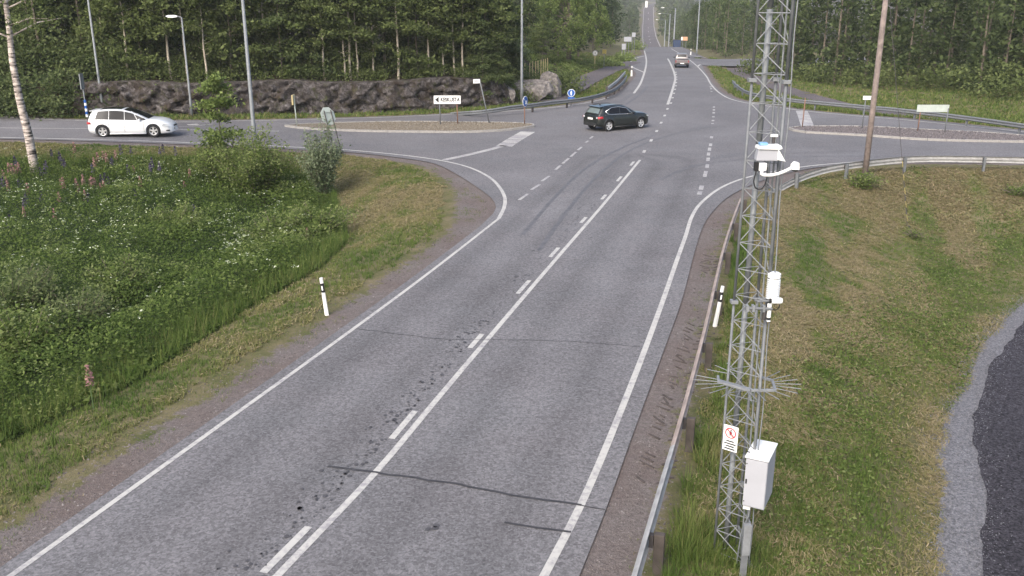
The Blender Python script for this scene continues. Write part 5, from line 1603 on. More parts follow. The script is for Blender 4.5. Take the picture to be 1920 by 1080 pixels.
# --- big weeping dome tree
def weeping(p, rx, h, label):
    rng = np.random.default_rng(77); root = empty('weeping_tree', p, label=label, cat='tree')
    tr = MB(); tr.tube([(0, 0, -.3), (.1, 0, h * .4), (0, 0, h * .7)], [.35, .25, .12], 9)
    C = []; tint = []
    for k in range(210):
        a = rng.uniform(0, 2 * math.pi); f = rng.uniform(0, 1) ** .7
        th = f * 1.45
        c = np.array([math.cos(a) * math.sin(th) * rx, math.sin(a) * math.sin(th) * rx, h * (.18 + .8 * math.cos(th * 1.02))]) * rng.uniform(.82, 1.04)
        if k % 6 == 0:
            tr.tube([(0, 0, h * .5), tuple(c * np.array([.5, .5, .85])), tuple(c)], [.1, .05, .02], 5, caps=False)
        ln = rng.uniform(.7, 1.7); m_ = 95
        t_ = rng.uniform(0, 1, m_)
        out = np.array([math.cos(a), math.sin(a), 0])
        q = c + out * (t_[:, None] * .5) + np.array([0, 0, -1]) * (t_[:, None] ** 1.3 * ln) + rng.normal(0, .2, (m_, 3))
        C.append(q); tint.append(np.clip(.8 - t_ * .5 + rng.normal(0, .15, m_), 0, 1))
    C = np.concatenate(C); C[:, 2] = np.maximum(C[:, 2], .3)
    tr.build('trunk', M['bark'], root, smooth=True)
    V, F_, tn = leaves(C, .27, rng, np.concatenate(tint), .5, 1.0)
    npmesh('crown', V, F_, M['leaf_bright'], root, attrs={'tint': tn})
q = PD(1066, 128, 116); weeping((q.x, 116, tz(q.x, 116)), 5.0, 10.2, 'big dome shaped weeping tree behind the cycle path')
for i, (u, Yt, s, key) in enumerate([(1016, 105, .55, 'k4'), (985, 108, .95, 'k4')]):
    q = PD(u, 120, Yt); tree('leafy_tree', 'k4False', (q.x, Yt, tz(q.x, Yt)), ['dark leafy tree pressed against the left of the weeping dome', 'taller dark leafy tree behind the wooden stakes'][i], 'tree', None, i * 2.0, s)
tree('brown_tree', 'brown', (PD(925, 60, 84).x, 84, tz(PD(925, 60, 84).x, 84)), 'brownish sparse tree behind the silvery tree', 'tree', None, 0, 1.0, 'bark', 'leaf_brown', seed=140, h=11, crown0=1.0, rad=3.0, nleaf=7000, lsize=.26, kind='alder')

# --- woods that read as one mass
def wood(name, spots, label, leafm, seed, n_each, lsize, hs=(9, 14), rad=(1.8, 2.8), conifer=.3, c0=.12):
    rng = np.random.default_rng(seed); Cs = []; ts = []; tr = MB()
    for (x, y) in spots:
        h = rng.uniform(*hs); r = rng.uniform(*rad); z = tz(x, y); con = rng.uniform() < conifer
        tr.tube([(x, y, z - .2), (x + rng.normal(0, .15), y, z + h * .9)], [h * .012, .03], 5, caps=False)
        ncl = 46; t0 = rng.uniform(.2, .8)
        f = rng.uniform(0, 1, ncl); zz = h * (c0 + (1 - c0) * f)
        env = (r * (1 - f) ** .8 * .8 + .2) if con else r * (np.sin(np.pi * (.15 + .85 * f)) * .8 + .25)
        a = rng.uniform(0, 2 * np.pi, ncl); rr = env * rng.uniform(.3, 1, ncl)
        cc = np.stack([x + np.cos(a) * rr, y + np.sin(a) * rr, z + zz], 1)
        k = rng.integers(0, ncl, n_each)
        p = rng.normal(0, .38, (n_each, 3)) * np.array([1, 1, .7])
        Cs.append(cc[k] + p); ts.append(np.clip((t0 * .5 if con else .2 + t0 * .55) + p[:, 2] * .25 + rng.normal(0, .15, n_each), 0, 1))
    C = np.concatenate(Cs)
    V, F_, tn = leaves(C, lsize, rng, np.concatenate(ts), .55)
    root = empty(name, (0, 0, 0), label=label, kind='stuff')
    npmesh('foliage', V, F_, M[leafm], root, attrs={'tint': tn})
    tr.build('trunks', M['bark'], root, fix=False)
    return root
rs = np.random.default_rng(5)
sp_ = []
for x in np.arange(-62, 6, 2.6):
    for row in range(4):
        y = float(rock_y(x)) + 5.5 + row * 4.2 + rs.uniform(-1.5, 1.5)
        if x < -.8 - row * .6:
            sp_.append((x + rs.uniform(-1.2, 1.2), y))
wood('forest', sp_, 'dense mixed wood filling the slope above the rock cutting', 'leaf_birch', 31, 1600, .33, (7, 11), (1.8, 2.8), .3, .03)
sp_ = []
for y in np.arange(126, 330, 7.5):
    for k in range(4):
        sp_.append((float(np.interp(y, [92, 110, 150, 205, 330], [2, 5, 14, 21, 38])) - k * (3.5 + y * .012) + rs.uniform(-1.5, 1.5), y + rs.uniform(-3, 3)))
sp_ = [q for q in sp_ if not (math.hypot(q[0] - 7, q[1] - 116) < 6.5) and DR(q[0], q[1]) > 2.5 + .02 * q[1]]
wood('forest', sp_, 'green wood along the left of the hill road', 'leaf_far', 32, 900, .5, (9, 15), (2, 3.2), .15)
sp_ = []
for y in np.arange(165, 420, 9):
    for k in range(4):
        sp_.append((float(farL(y)) + 14 + k * 4.5 + rs.uniform(-1.5, 1.5), y + rs.uniform(-4, 4)))
for x in np.arange(24, 96, 2.8):
    for row in range(8):
        y = float(np.interp(x, [24, 30, 40, 60, 90], [158, 118, 84, 74, 62])) + row * 5 + rs.uniform(-1.5, 1.5)
        if DR(x, y) > 5:
            sp_.append((x + rs.uniform(-1.2, 1.2), y))
wood('forest', sp_, 'tall dark wood right of the junction and hill road', 'leaf_dark', 33, 820, .48, (9, 14), (1.8, 3.0), .45, .04)
sp_ = []
for y in np.arange(420, 900, 18):
    for k in range(4):
        for sd in (-1, 1):
            sp_.append((float(farL(y)) + (3.5 + sd * (10 + k * 7)) + rs.uniform(-2, 2), y + rs.uniform(-6, 6)))
for x in np.arange(90, 210, 9):
    sp_.append((x, 880 + rs.uniform(-20, 20)))
wood('forest', sp_, 'far wood either side of the hill top', 'leaf_dark', 34, 420, 1.1, (12, 18), (2.5, 4.5), .4)

# --- undergrowth: shrubs and saplings too tangled to count
def undergrowth(pts, hts, n, lsize, leafm, label, seed):
    rng = np.random.default_rng(seed); pts = np.asarray(pts, float); hts = np.asarray(hts, float)
    k = rng.integers(0, len(pts), n); f = rng.uniform(0, 1, n) ** .7
    off = rng.normal(0, 1, (n, 2)) * (.35 + .3 * hts[k])[:, None] * (1 - .5 * f)[:, None]
    xy = pts[k] + off
    C = np.column_stack([xy, terr(xy[:, 0], xy[:, 1]) + hts[k] * f + rng.normal(0, .08, n) + .08])
    sh = rng.uniform(-.25, .25, len(pts))
    V, F_, tn = leaves(C, lsize, rng, np.clip(.2 + .45 * f + sh[k] + rng.normal(0, .14, n), 0, 1), .55)
    o = npmesh('undergrowth', V, F_, M[leafm], attrs={'tint': tn})
    return tag(o, label, None, None, 'stuff')
ru = np.random.default_rng(8)
xu = ru.uniform(ROCK[1][0], 6, 260); yu = rock_y(xu) + ru.uniform(2.4, 6.5, 260)
undergrowth(np.column_stack([xu, yu]), ru.uniform(.5, 2.4, 260), 40000, .22, 'leaf_birch', 'leafy undergrowth along the top of the rock cutting', 401)
xu = ru.uniform(ROCK[1][0] - 26, ROCK[1][0] + 1.5, 150); yu = rock_y(xu) + ru.uniform(-1.6, 4, 150)
undergrowth(np.column_stack([xu, yu]), ru.uniform(1.2, 3.4, 150), 52000, .25, 'leaf_dark', 'dark shrubs covering the slope left of the rock cutting', 402)
xu = ru.uniform(24, 75, 260); yu = np.interp(xu, [24, 30, 40, 60, 90], [150, 112, 80, 68, 58]) + ru.uniform(-3, 8, 260)
k_ = DR(xu, yu) > 5
undergrowth(np.column_stack([xu, yu])[k_], ru.uniform(.7, 2.6, 260)[k_], 24000, .32, 'leaf_birch', 'green shrubs edging the wood right of the junction', 403)
xu = ru.uniform(-3, 15, 260); yu = ru.uniform(79, 128, 260)
k_ = (pdist(path_c[::3], xu, yu) > 2.4) & (xu < np.interp(yu, path_c[:, 1], path_c[:, 0]) - 2) & (yu > rock_y(xu) + 1)
undergrowth(np.column_stack([xu, yu])[k_], ru.uniform(.2, .55, 260)[k_], 22000, .2, 'leaf_bright', 'low bright green weeds on the bank left of the cycle path', 404)
# plants hanging over the face of the rock
xu = ru.uniform(ROCK[1][0], 3, 110); yu = rock_y(xu) + ru.uniform(1.5, 2.2, 110)
undergrowth(np.column_stack([xu, yu]), ru.uniform(.25, .9, 110), 15000, .17, 'leaf_birch', 'ferns and grass hanging over the rock edge', 405)

# ================================================================== roadside trees and bushes
p = T(61, 322)
tree('birch_tree', 'bigbirch', p, 'big white birch trunk with dark marks at the left edge of the meadow', 'tree', None, .6, 1.0, 'birch_bark', 'leaf_birch', seed=201, h=15, crown0=6.3, rad=3.2, nleaf=5200, lsize=.16, kind='birch', trunk_r=.24)
p = T(425, 352)
tree('rowan_sapling', 'rowan', (p.x, p.y, p.z), 'slender young tree standing above the bushes by the side road', 'sapling', None, .3, 1.0, 'bark', 'leaf_bright', seed=207, h=PD(420, 138, p.y).z - p.z, crown0=1.5, rad=1.15, nleaf=3200, lsize=.2, kind='alder', trunk_r=.05, gap=.9)
def bush(u, v, w, h, n, lsize, leafm, label, seed, name='willow_bush', open_=.35):
    p = T(u, v); rng = np.random.default_rng(seed)
    root = empty(name, p, label=label, cat='bush')
    st = MB(); C = []; tint = []
    for k in range(34):
        a = rng.uniform(0, 2 * math.pi); r = rng.uniform(.15, 1) ** .6 * w / 2; hh = h * (1 - .45 * (r / (w / 2))**2) * rng.uniform(.72, 1.08)
        tip = Vector((math.cos(a) * r, math.sin(a) * r, hh)); mid_ = Vector((tip.x * .45, tip.y * .45, hh * .55))
        st.tube([(tip.x * .08, tip.y * .08, -.1), mid_, tip], [.03, .02, .006], 5, caps=False)
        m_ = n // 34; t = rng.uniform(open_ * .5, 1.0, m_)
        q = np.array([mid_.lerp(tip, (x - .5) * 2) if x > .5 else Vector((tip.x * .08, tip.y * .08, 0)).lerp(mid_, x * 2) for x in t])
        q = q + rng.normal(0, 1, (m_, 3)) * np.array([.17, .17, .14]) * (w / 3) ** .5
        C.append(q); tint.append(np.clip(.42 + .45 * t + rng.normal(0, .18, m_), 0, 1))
    C = np.concatenate(C); C[:, 2] = np.maximum(C[:, 2], .03)
    V, F_, tn = leaves(C, lsize, rng, np.concatenate(tint), .45)
    st.build('stems', M['bark'], root, fix=False)
    npmesh('foliage', V, F_, M[leafm], root, attrs={'tint': tn})
bush(487, 385, 3.9, 3.9, 12500, .14, 'meadow', 'broad green willow bush hiding the foot of the lamp post', 301)
bush(425, 348, 3.2, 2.8, 7000, .14, 'meadow', 'low bush at the foot of the slender young tree', 302)
bush(606, 375, 2.2, 3.8, 8600, .13, 'leaf_grey', 'upright grey green willow bush in front of the octagonal sign', 303)
bush(600, 452, 3.0, 1.7, 5600, .12, 'meadow', 'low leafy bush on the meadow slope below the upright willow', 304, 'leafy_bush')
bush(520, 470, 3.6, 1.6, 6000, .12, 'meadow', 'wide low bush in the middle of the meadow edge', 305, 'leafy_bush')
bush(50, 700, 2.6, 1.9, 5600, .13, 'meadow', 'raspberry like bush nearest us at the left edge', 306, 'leafy_bush')
bush(30, 610, 3.2, 2.1, 6600, .12, 'leaf_dark', 'dark bush at the left edge of the meadow', 307, 'leafy_bush')  # a shrub with darker leaves than its neighbours
bush(1618, 352, 1.9, .75, 1700, .13, 'meadow', 'green nettle clump at the foot of the utility pole', 308, 'leafy_clump', .1)
bush(1712, 446, 1.0, .35, 420, .1, 'meadow', 'small green weed clump at the foot of the guy wire', 309, 'leafy_clump', .1)
bush(1905, 365, 1.5, .45, 600, .12, 'meadow', 'low green weeds on the bank at the right edge', 310, 'leafy_clump', .1)
for i, (u, v, w, h) in enumerate([(1172, 97, 2.4, 1.3), (1186, 78, 4, 2.0), (1170, 103, 3, 1.4), (1146, 110, 3, 1.3), (1192, 62, 5, 3.0)]):
    Y = [150, 190, 138, 125, 240][i]; q = PD(u, v, Y); rng = np.random.default_rng(i)
    C = rng.normal(0, 1, (900, 3)) * np.array([w / 4, w / 3, h / 3.5]); C[:, 2] = np.abs(C[:, 2])
    V, F_, tn = leaves(C, .4, rng, np.clip(rng.normal(.75, .2, 900), 0, 1), .5)
    root = empty('roadside_weeds', (q.x, Y, tz(q.x, Y)), label=f'yellowish weeds on the left verge of the hill road, {ords[i]} clump', cat='weeds', group='weed clumps by the hill road')
    npmesh('foliage', V, F_, M['leaf_bright'], root, attrs={'tint': tn})

bush(150, 640, 2.4, 1.6, 5200, .12, 'leaf_dark', 'dark leafy bush right of the raspberry like bush', 311, 'leafy_bush')
bush(230, 560, 2.6, 1.5, 5200, .12, 'meadow', 'rounded green bush in the lower middle of the meadow', 312, 'leafy_bush')
bush(330, 440, 2.8, 1.4, 5200, .12, 'meadow', 'rounded green bush in the upper middle of the meadow', 313, 'leafy_bush')
# ================================================================== grass
def in_view(x, y, z, mx=.14, my=.12):
    dx, dy, dz = x, y, z - CAMH
    f = dy * CP - dz * SP; d = -(dy * SP + dz * CP)
    u = FPX * dx / np.maximum(f, .1); v = FPX * d / np.maximum(f, .1)
    return (f > 1) & (np.abs(u) < 960 * (1 + mx)) & (np.abs(v) < 540 * (1 + my))
def blades(P, h, w, tint, rng, lean=.5, per=6, spread=.04):
    """tufts at P -> single-triangle blades"""
    n = len(P) * per
    B = np.repeat(P, per, 0) + np.concatenate([rng.normal(0, spread, (n, 2)), np.zeros((n, 1))], 1)
    hh = np.repeat(h, per) * rng.uniform(.55, 1.2, n); a = rng.uniform(0, 2 * np.pi, n); l = np.abs(rng.normal(lean, .35, n))
    dir_ = np.stack([np.cos(a), np.sin(a)], 1)
    up = hh / np.sqrt(1 + l**2)
    side = np.stack([-dir_[:, 1], dir_[:, 0], np.zeros(n)], 1) * (np.repeat(w, per) * rng.uniform(.7, 1.3, n))[:, None] / 2
    tip = B + np.column_stack([dir_ * (up * l)[:, None], up])
    B = B - np.array([0, 0, .015])
    V = np.stack([B - side, B + side, tip], 1).reshape(-1, 3)
    t = np.clip(np.repeat(tint, per) + rng.normal(0, .1, n), 0, 1)
    return V, np.arange(3 * n).reshape(-1, 3), np.repeat(t, 3)
def scatter(x0, x1, y0, y1, dens, rng, accept):
    out = []
    for ya in np.arange(y0, y1, 2.0):
        yb_ = min(y1, ya + 2.0); m_ = int((x1 - x0) * (yb_ - ya) * dens(ya))
        q = np.column_stack([rng.uniform(x0, x1, m_), rng.uniform(ya, yb_, m_)])
        out.append(q)
    q = np.concatenate(out); z = terr(q[:, 0], q[:, 1])
    k = in_view(q[:, 0], q[:, 1], z) & accept(q[:, 0], q[:, 1])
    return np.column_stack([q[k], z[k]])
rg = np.random.default_rng(42)
def straw(x, y):
    """0 green .. 1 straw, patchy as raked clippings"""
    a = .5 * fbm(x * .28 + 3, y * .28, 61, 4) + .5 * fbm((x - .3 * y) * .75, y * .14, 63, 3); b = fbm(x * 1.6, y * 1.6, 62, 3)
    return np.clip(.63 + (a - .5) * 2.8 + (b - .5) * 1.0, 0, 1)
# right bank
def acc_r(x, y):
    d = DR(x, y)
    grn = fbm(x * 1.3, y * 1.3, 8, 3)
    return (d > 1.0 + .5 * grn) & (x > y * .1) & (_td(x, y) > -.15 * grn) & (y < ymid(x))
P = scatter(1.5, 42, 8, 52, lambda y: 240 if y < 17 else (170 if y < 26 else 95), rg, acc_r)
st = straw(P[:, 0], P[:, 1])
near_rail = pdist(gr_near[::3], P[:, 0], P[:, 1]); nm_ = np.hypot(P[:, 0] - MX, P[:, 1] - MY)
dtrk = _td(P[:, 0], P[:, 1])
green = np.maximum(np.exp(-(near_rail / .7)**2), np.maximum(np.exp(-(nm_ / 1.1)**2) * .9, np.exp(-((dtrk - 1.4) / 1.1)**2) * .75))
st = st * (1 - .75 * green)
hgt = .05 + .075 * fbm(P[:, 0] * 2.2, P[:, 1] * 2.2, 70, 2) + .4 * np.exp(-((near_rail - .35) / .5)**2) * rg.uniform(.1, 1.1, len(P)) * (fbm(P[:, 0] * 1.5, P[:, 1] * 1.5, 72, 2) > .42) + .3 * np.exp(-(nm_ / .7)**2) * rg.uniform(.2, 1, len(P))
V, F_, tn = blades(P, hgt, .012 + .004 * P[:, 1] / 12, st, rg, .75)
o = npmesh('grass', V, F_, M['grass'], attrs={'tint': tn}); tag(o, 'mown patchy grass on the bank right of the main road', None, None, 'stuff')
print('right bank', len(F_))
# raked clippings lying on the bank
def clippings(P, st, amt, label):
    Q = np.repeat(P, 4, 0); k = rg.uniform(size=len(Q)) < np.clip(np.repeat(st, 4) * 1.3 - .35, 0, 1) * amt
    Q = Q[k] + np.column_stack([rg.normal(0, .05, (k.sum(), 2)), np.zeros(k.sum())]); n = len(Q)
    swirl = fbm(Q[:, 0] * .3, Q[:, 1] * .3, 33, 2) * 5
    a = swirl + rg.normal(0, .7, n); L_ = rg.uniform(.035, .1, n) * (1 + Q[:, 1] / 45)
    dv = np.stack([np.cos(a) * L_, np.sin(a) * L_, rg.normal(0, .02, n)], 1); sv_ = np.stack([-np.sin(a), np.cos(a), 0 * a], 1) * (.0032 * (1 + Q[:, 1:2] / 9))
    b0 = Q + np.column_stack([0 * a, 0 * a, rg.uniform(.015, .07, n)])
    V = np.stack([b0 - dv / 2 - sv_, b0 - dv / 2 + sv_, b0 + dv / 2 + sv_, b0 + dv / 2 - sv_], 1).reshape(-1, 3)
    o = npmesh('dry_clippings', V, np.arange(4 * n).reshape(-1, 4), M['grass'], attrs={'tint': np.repeat(np.clip(rg.normal(.72, .13, n), 0, 1), 4)})
    print('clippings', n * 2)
    return tag(o, label, None, None, 'stuff')
clippings(P, st, 1.0, 'dry straw coloured grass clippings on the right bank')
# low leafy weeds in the greener strips of the bank
def acc_w(x, y):
    band = np.exp(-((_td(x, y) - 2.2) / 1.5)**2) + .8 * np.exp(-((x - y * .36 - 4.2) / .9)**2) * (y > 19)
    return acc_r(x, y) & (band * (.2 + 1.1 * fbm(x * .9, y * .9, 55, 4)) > rg.uniform(.3, 1.1, len(x)))
Pw = scatter(4, 34, 9, 46, lambda y: 380 if y < 26 else 180, rg, acc_w)
V, F_, tn = leaves(Pw + np.column_stack([np.zeros((len(Pw), 2)), rg.uniform(.03, .13, len(Pw))]), .062 + .001 * Pw[:, 1], rg, np.clip(rg.normal(.62, .2, len(Pw)), 0, 1), .5, .1, 1.0)
tag(npmesh('low_weeds', V, F_, M['meadow'], attrs={'tint': tn}), 'lush low leafy weeds in green strips on the right bank', None, None, 'stuff')
# left verge
def acc_l(x, y):
    d = DR(x, y); grn = fbm(x * 1.3, y * 1.3, 18, 3)
    w = 1.25 + 1.2 * np.exp(-((x - cor[0])**2 + (y - cor[1])**2) / 9.0) - .35 * ((x < -6) & (y > 36))
    return (d > w - .45 + .9 * grn) & (x < y * .4) & (y < ymid(x)) & ~inside(MEADOW, x, y)
P = scatter(-40, 6, 8, 55, lambda y: 150 if y < 17 else (110 if y < 26 else 70), rg, acc_l)
st = np.clip(straw(P[:, 0] + 40, P[:, 1]) * .7 - .16 + .3 * np.exp(-((P[:, 0] - G(790, 400).x)**2 + (P[:, 1] - 40)**2) / 30), 0, 1)
hgt = .07 + .1 * fbm(P[:, 0] * 2, P[:, 1] * 2, 71, 2)
V, F_, tn = blades(P, hgt, .012 + .004 * P[:, 1] / 12, st, rg, .7)
o = npmesh('grass', V, F_, M['grass'], attrs={'tint': tn}); tag(o, 'mown green and straw grass on the verge left of the main road', None, None, 'stuff')
print('left verge', len(F_))
clippings(P, st, .8, 'dry straw coloured grass clippings on the left verge')
# tall grass fringe between verge and meadow
MED = catmull(np.concatenate([MEADOW, MEADOW[:1]]), 1.0)
P = scatter(-40, 2, 8, 52, lambda y: 60, rg, lambda x, y: inside(MEADOW, x, y) & (pdist(MED[::2], x, y) < 3.2 * rg.uniform(0, 1, len(x))**.7 + .1) & (x > -32))
hgt = rg.uniform(.35, .75, len(P))
V, F_, tn = blades(P, hgt, .016 + 0 * hgt, np.clip(rg.normal(.22, .14, len(P)), 0, .62), rg, .35, 6, .06)
o = npmesh('tall_grass', V, F_, M['grass'], attrs={'tint': tn}); tag(o, 'tall uncut grass fringing the left meadow', None, None, 'stuff')
print('fringe', len(F_))
# verges beyond the junction
def acc_n(x, y):
    d = DR(x, y)
    return (d > .7) & (d < 32) & (y > ymid(x)) & (pdist(path_c[::3], x, y) > 1.6) & ((y < rock_y(x) + .3) | (x > 5)) & (pdist(rpath[::3], x, y) > 1.4)
P = scatter(-45, 60, 56, 150, lambda y: 14 if y < 85 else 5, rg, acc_n)
V, F_, tn = blades(P, .16 + .16 * rg.uniform(0, 1, len(P)), .05 + .0004 * P[:, 1], np.clip(rg.normal(.28, .15, len(P)), 0, 1), rg, .7, 6, .12)
o = npmesh('grass', V, F_, M['grass'], attrs={'tint': tn}); tag(o, 'rough grass on the verges beyond the side roads', None, None, 'stuff')
# ================================================================== meadow
P = scatter(-42, 2, 9, 53, lambda y: 420 if y < 22 else (330 if y < 34 else 240), rg, lambda x, y: inside(MEADOW, x, y))
x, y = P[:, 0], P[:, 1]
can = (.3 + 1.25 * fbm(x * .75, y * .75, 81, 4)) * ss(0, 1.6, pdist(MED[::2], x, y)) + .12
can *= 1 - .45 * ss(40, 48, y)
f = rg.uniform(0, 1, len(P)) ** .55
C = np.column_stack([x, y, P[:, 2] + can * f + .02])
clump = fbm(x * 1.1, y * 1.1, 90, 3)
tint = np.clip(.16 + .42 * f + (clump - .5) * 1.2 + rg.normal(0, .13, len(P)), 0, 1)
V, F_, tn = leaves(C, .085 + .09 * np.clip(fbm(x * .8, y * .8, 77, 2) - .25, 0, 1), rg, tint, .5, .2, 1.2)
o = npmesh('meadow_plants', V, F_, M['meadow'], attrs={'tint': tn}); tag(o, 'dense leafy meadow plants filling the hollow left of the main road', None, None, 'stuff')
print('meadow', len(F_) * 2)
# white umbels
def umbels(C, size):
    n = len(C); V, F_, tn = leaves(C, size, rg, np.clip(rg.normal(.45, .28, n), 0, 1), .9, 0, 6)
    return V, F_, tn
P = scatter(-40, -3, 16, 50, lambda y: 6 if y > 30 else 2, rg, lambda x, y: inside(MEADOW, x, y) & (fbm(x * .5, y * .5, 95, 3) > .5 + .1 * (x > -14)) & (pdist(MED[::2], x, y) > 1.5))
pat = np.concatenate([np.array([T(440 + rg.normal(0, 22), 485 + rg.normal(0, 22)) for _ in range(110)]), np.array([T(470 + rg.normal(0, 50), 545 + rg.normal(0, 22)) for _ in range(22)]), np.array([T(120 + rg.normal(0, 45), 440 + rg.normal(0, 14)) for _ in range(30)])])
P = np.concatenate([P, pat])
can = (.3 + 1.25 * fbm(P[:, 0] * .75, P[:, 1] * .75, 81, 4)) + .1
Cu = np.column_stack([P[:, :2], P[:, 2] + can + rg.uniform(.02, .2, len(P))])
Cu = np.repeat(Cu, 3, 0) + rg.normal(0, .035, (len(Cu) * 3, 3)) * np.array([1, 1, .3])
V, F_, tn = umbels(Cu, .06)
o = npmesh('umbel_flowers', V, F_, M['umbel'], attrs={'tint': tn}); tag(o, 'small white umbel flower heads scattered over the meadow', None, None, 'stuff')
# lupins
def lupin_mesh(mat, seed):
    rng = np.random.default_rng(seed); st = MB(); st.tube([(0, 0, -.1), (.01, 0, .95)], [.012, .006], 5, caps=False)
    C = []
    for k in range(46):
        z = .55 + .5 * k / 46; a = k * 2.4; r = .05 * (1 - (k / 46)**2) + .008
        C.append((math.cos(a) * r, math.sin(a) * r, z))
    V, F_, tn = leaves(np.array(C), .075, rng, np.clip(rng.normal(.5, .25, 46), 0, 1), .8, -.5, .2)
    ms = bpy.data.meshes.new('stem'); ms.from_pydata(st.v, [], st.f); ms.materials.append(M['meadow_stem'])
    o = npmesh('flower_spike', V, F_, mat, attrs={'tint': tn}); me = o.data; bpy.data.objects.remove(o)
    return ms, me
M['meadow_stem'] = simple('green_stem', (.07, .11, .04), .8)
LUP = {'pink': leaf_mat('pink_petals', [(0, (.17, .09, .1)), (.5, (.28, .16, .15)), (1, (.38, .24, .21))], .7, .2),
       'purple': leaf_mat('purple_petals', [(0, (.04, .032, .06)), (.5, (.08, .066, .115)), (1, (.14, .12, .18))], .7, .2)}
LM = {k: lupin_mesh(v, i) for i, (k, v) in enumerate(LUP.items())}
def lup(u, v, c, unique=None):
    p = T(u, v)   # the pixel marks the flower: step back to where its foot stands
    q = T(u, v + 26 * 40 / max(p.y, 12))
    s = RNG.uniform(.8, 1.1)
    root = empty('lupin', (q.x, q.y, tz(q.x, q.y)), RNG.uniform(0, 6), label=unique or f'{c} lupin spike among the meadow plants on the left', cat='flower', group=f'{c} lupins in the meadow')
    root.scale = (s * 1.25, s * 1.25, s)
    link(bpy.data.objects.new('stem', LM[c][0]), root); link(bpy.data.objects.new('flower_spike', LM[c][1]), root)
pk_ = [(480, 310), (440, 330), (370, 335), (355, 330), (530, 330), (520, 335), (595, 340), (590, 170), (560, 195), (660, 165), (1045, 330), (1075, 260), (170, 370), (60, 345), (50, 310), (85, 260), (120, 240), (490, 400), (345, 410), (150, 490), (980, 500), (540, 205), (610, 180), (455, 355), (30, 270), (65, 250), (320, 500), (800, 330), (760, 240), (430, 140), (105, 245), (575, 340), (545, 325)]
pu_ = [(865, 220), (905, 235), (855, 240), (530, 240), (600, 290), (580, 300), (730, 245), (640, 190), (690, 150), (905, 130), (925, 130), (300, 150), (270, 215), (360, 200), (375, 215), (350, 190), (100, 215), (35, 330), (150, 440), (60, 540), (510, 410), (1100, 490), (745, 130), (165, 430), (20, 340), (70, 520), (240, 260), (265, 250), (770, 370), (635, 205), (620, 300), (995, 150), (120, 330), (245, 400)]
for (x_, y_) in pk_:
    lup(x_ / 3, 240 + y_ / 3, 'pink')
for (x_, y_) in pu_:
    lup(x_ / 3, 240 + y_ / 3, 'purple')
lup(176, 716, 'pink', 'lone pink lupin nearest us at the edge of the mown strip')
lup(578, 440, 'pink', 'lone pink lupin below the upright willow bush')

# ================================================================== loose stones on the shoulders
def stones(P, smin, smax, mat, label, z0=0.0):
    n = len(P); oc = np.array([[1, 0, 0], [0, 1, 0], [-1, 0, 0], [0, -1, 0], [0, 0, .7]])
    s_ = rg.uniform(smin, smax, n)[:, None]; a = rg.uniform(0, 6.28, n)[:, None]; e = rg.uniform(.6, 1.3, (n, 5))
    x = (oc[None, :, 0] * np.cos(a) - oc[None, :, 1] * np.sin(a)) * s_ * e; y = (oc[None, :, 0] * np.sin(a) + oc[None, :, 1] * np.cos(a)) * s_ * e; z = oc[None, :, 2] * s_ * e
    V = np.stack([P[:, None, 0] + x, P[:, None, 1] + y, P[:, None, 2] + z + z0], -1).reshape(-1, 3); b = np.arange(n)[:, None] * 5
    F_ = np.concatenate([b + [0, 1, 4], b + [1, 2, 4], b + [2, 3, 4], b + [3, 0, 4]])
    return tag(npmesh('loose_stones', V, F_, mat), label, None, None, 'stuff')
m = NT('shoulder_stone'); m.set(m.ramp(m.noise(9, 2, .5), [(.3, (.07, .058, .054)), (.5, (.15, .13, .122)), (.7, (.27, .25, .24))]), .95, 0, .2)
P = scatter(-12, 10, 8, 42, lambda y: 130 if y < 20 else 60, rg, lambda x, y: (DR(x, y) > .03) & (DR(x, y) < 1.5 * rg.uniform(.3, 1, len(x))) & (y < ymid(x)))
stones(P, .008, .024, m.m, 'small stones lying on the gravel shoulders')
m = NT('shoulder_clod'); m.set(m.ramp(m.noise(9, 2, .5), [(.3, (.05, .042, .038)), (.5, (.1, .085, .078)), (.7, (.17, .15, .14))]), .95, 0, .2)
P = scatter(-12, 10, 8, 42, lambda y: 46, rg, lambda x, y: (DR(x, y) > .25) & (DR(x, y) < 1.45) & (y < ymid(x)) & (fbm(x * 1.2, y * 1.2, 88, 3) > .45))
stones(P, .02, .055, m.m, 'soil clods churned up on the gravel shoulders', -.012)
# weeds creeping over the gravel
P = scatter(-14, 12, 8, 46, lambda y: 40, rg, lambda x, y: (DR(x, y) > .35) & (DR(x, y) < 1.9) & (fbm(x * .9, y * .9, 44, 3) > .5) & (y < ymid(x)))
V, F_, tn = blades(P, rg.uniform(.03, .1, len(P)), .014 + 0 * P[:, 0], np.clip(rg.normal(.32, .15, len(P)), 0, 1), rg, .9, 6, .05)
tag(npmesh('grass', V, F_, M['grass'], attrs={'tint': tn}), 'sparse weeds creeping over the gravel shoulders', None, None, 'stuff')
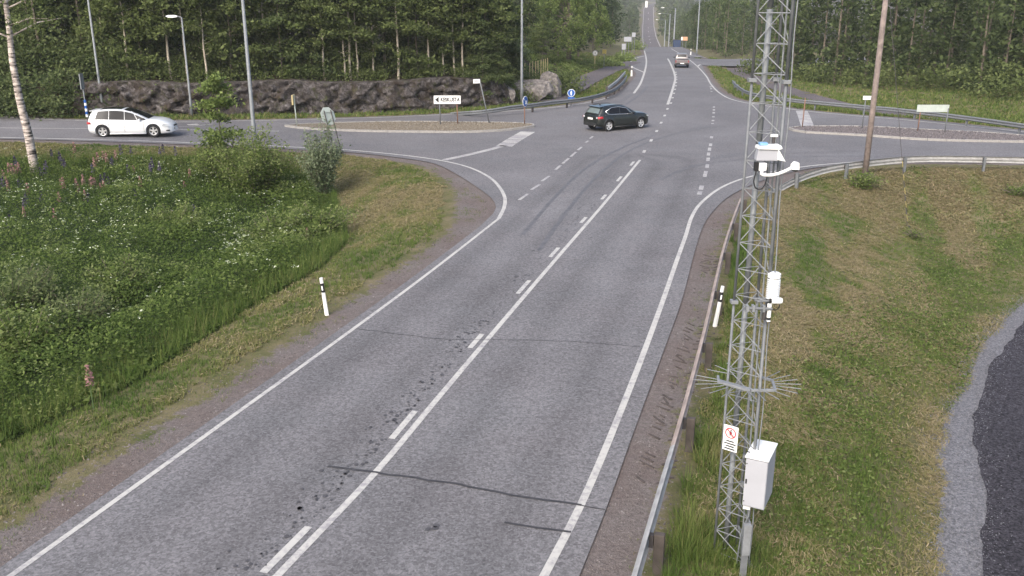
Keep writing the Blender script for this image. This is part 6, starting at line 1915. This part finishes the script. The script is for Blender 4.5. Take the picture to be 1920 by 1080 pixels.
# spilled gravel along the lower track
P = scatter(5, 20, 8, 32, lambda y: 650, rg, lambda x, y: ((pdist(trk_asph[::2], x, y) < np.abs(rg.normal(0, .3, len(x)))) & (rg.uniform(size=len(x)) < np.where(inside(TRA, x, y), .4, .9))) | (pdist(trk_edge[::2], x, y) < np.abs(rg.normal(0, .22, len(x)))))
P[:, 2] = np.maximum(P[:, 2] + .03, -1.675)
stones(P, .008, .022, M['gravel'], 'spilled gravel along both edges of the lower track')

# tread marks pressed into the right shoulder
tr_ = MB()
for k in range(150):
    s_ = 4 + k * .19; 
    b_ = at_len(rn[::-1][:, :2], s_); c_ = at_len(rn[::-1][:, :2], s_ + .1); t_ = (c_ - b_) / np.linalg.norm(c_ - b_)
    nn = np.array([t_[1], -t_[0]])
    if (k // 23) % 3 == 2:
        continue
    for lane_ in (.42, .8):
        if RNG.uniform() < .35:
            continue
        o_ = b_ + nn * (lane_ + RNG.normal(0, .03)); an = math.atan2(t_[1], t_[0]) + (1.0 if lane_ < .5 else 2.1) + RNG.normal(0, .28)
        L_ = RNG.uniform(.12, .4)
        z_ = tz(*o_)
        tr_.box((o_[0], o_[1], z_ + .004), (L_, RNG.uniform(.025, .05), .032), Matrix.Rotation(an, 3, 'Z'))
m = NT('pressed_soil'); m.set(m.ramp(m.noise(6, 3, .6), [(.3, (.05, .042, .038)), (.7, (.1, .086, .08))]), .95, 0, .2)
tag(tr_.build('tread_ridges', m.m, fix=False), 'ridges of tyre tread pressed into the right shoulder', None, None, 'stuff')
#print('TRIS', sum(len(me.loop_triangles) or sum(len(p.vertices) - 2 for p in me.polygons) for me in bpy.data.meshes))

# ================================================================== thin haze volume, added to lift the blacks of the woods
hz = MB().box((100, 1310, 8), (2800, 2780, 46)).build('haze', None)
hm = bpy.data.materials.new('thin_haze'); hm.use_nodes = True; hm.node_tree.nodes.clear()
ho = hm.node_tree.nodes.new('ShaderNodeOutputMaterial'); hv = hm.node_tree.nodes.new('ShaderNodeVolumePrincipled')
hv.inputs['Color'].default_value = (.9, .93, .96, 1); hv.inputs['Density'].default_value = .00028
hm.node_tree.links.new(hv.outputs[0], ho.inputs['Volume'])
hz.data.materials.append(hm)
tag(hz, 'thin pale haze over the whole junction', None, None, 'stuff')
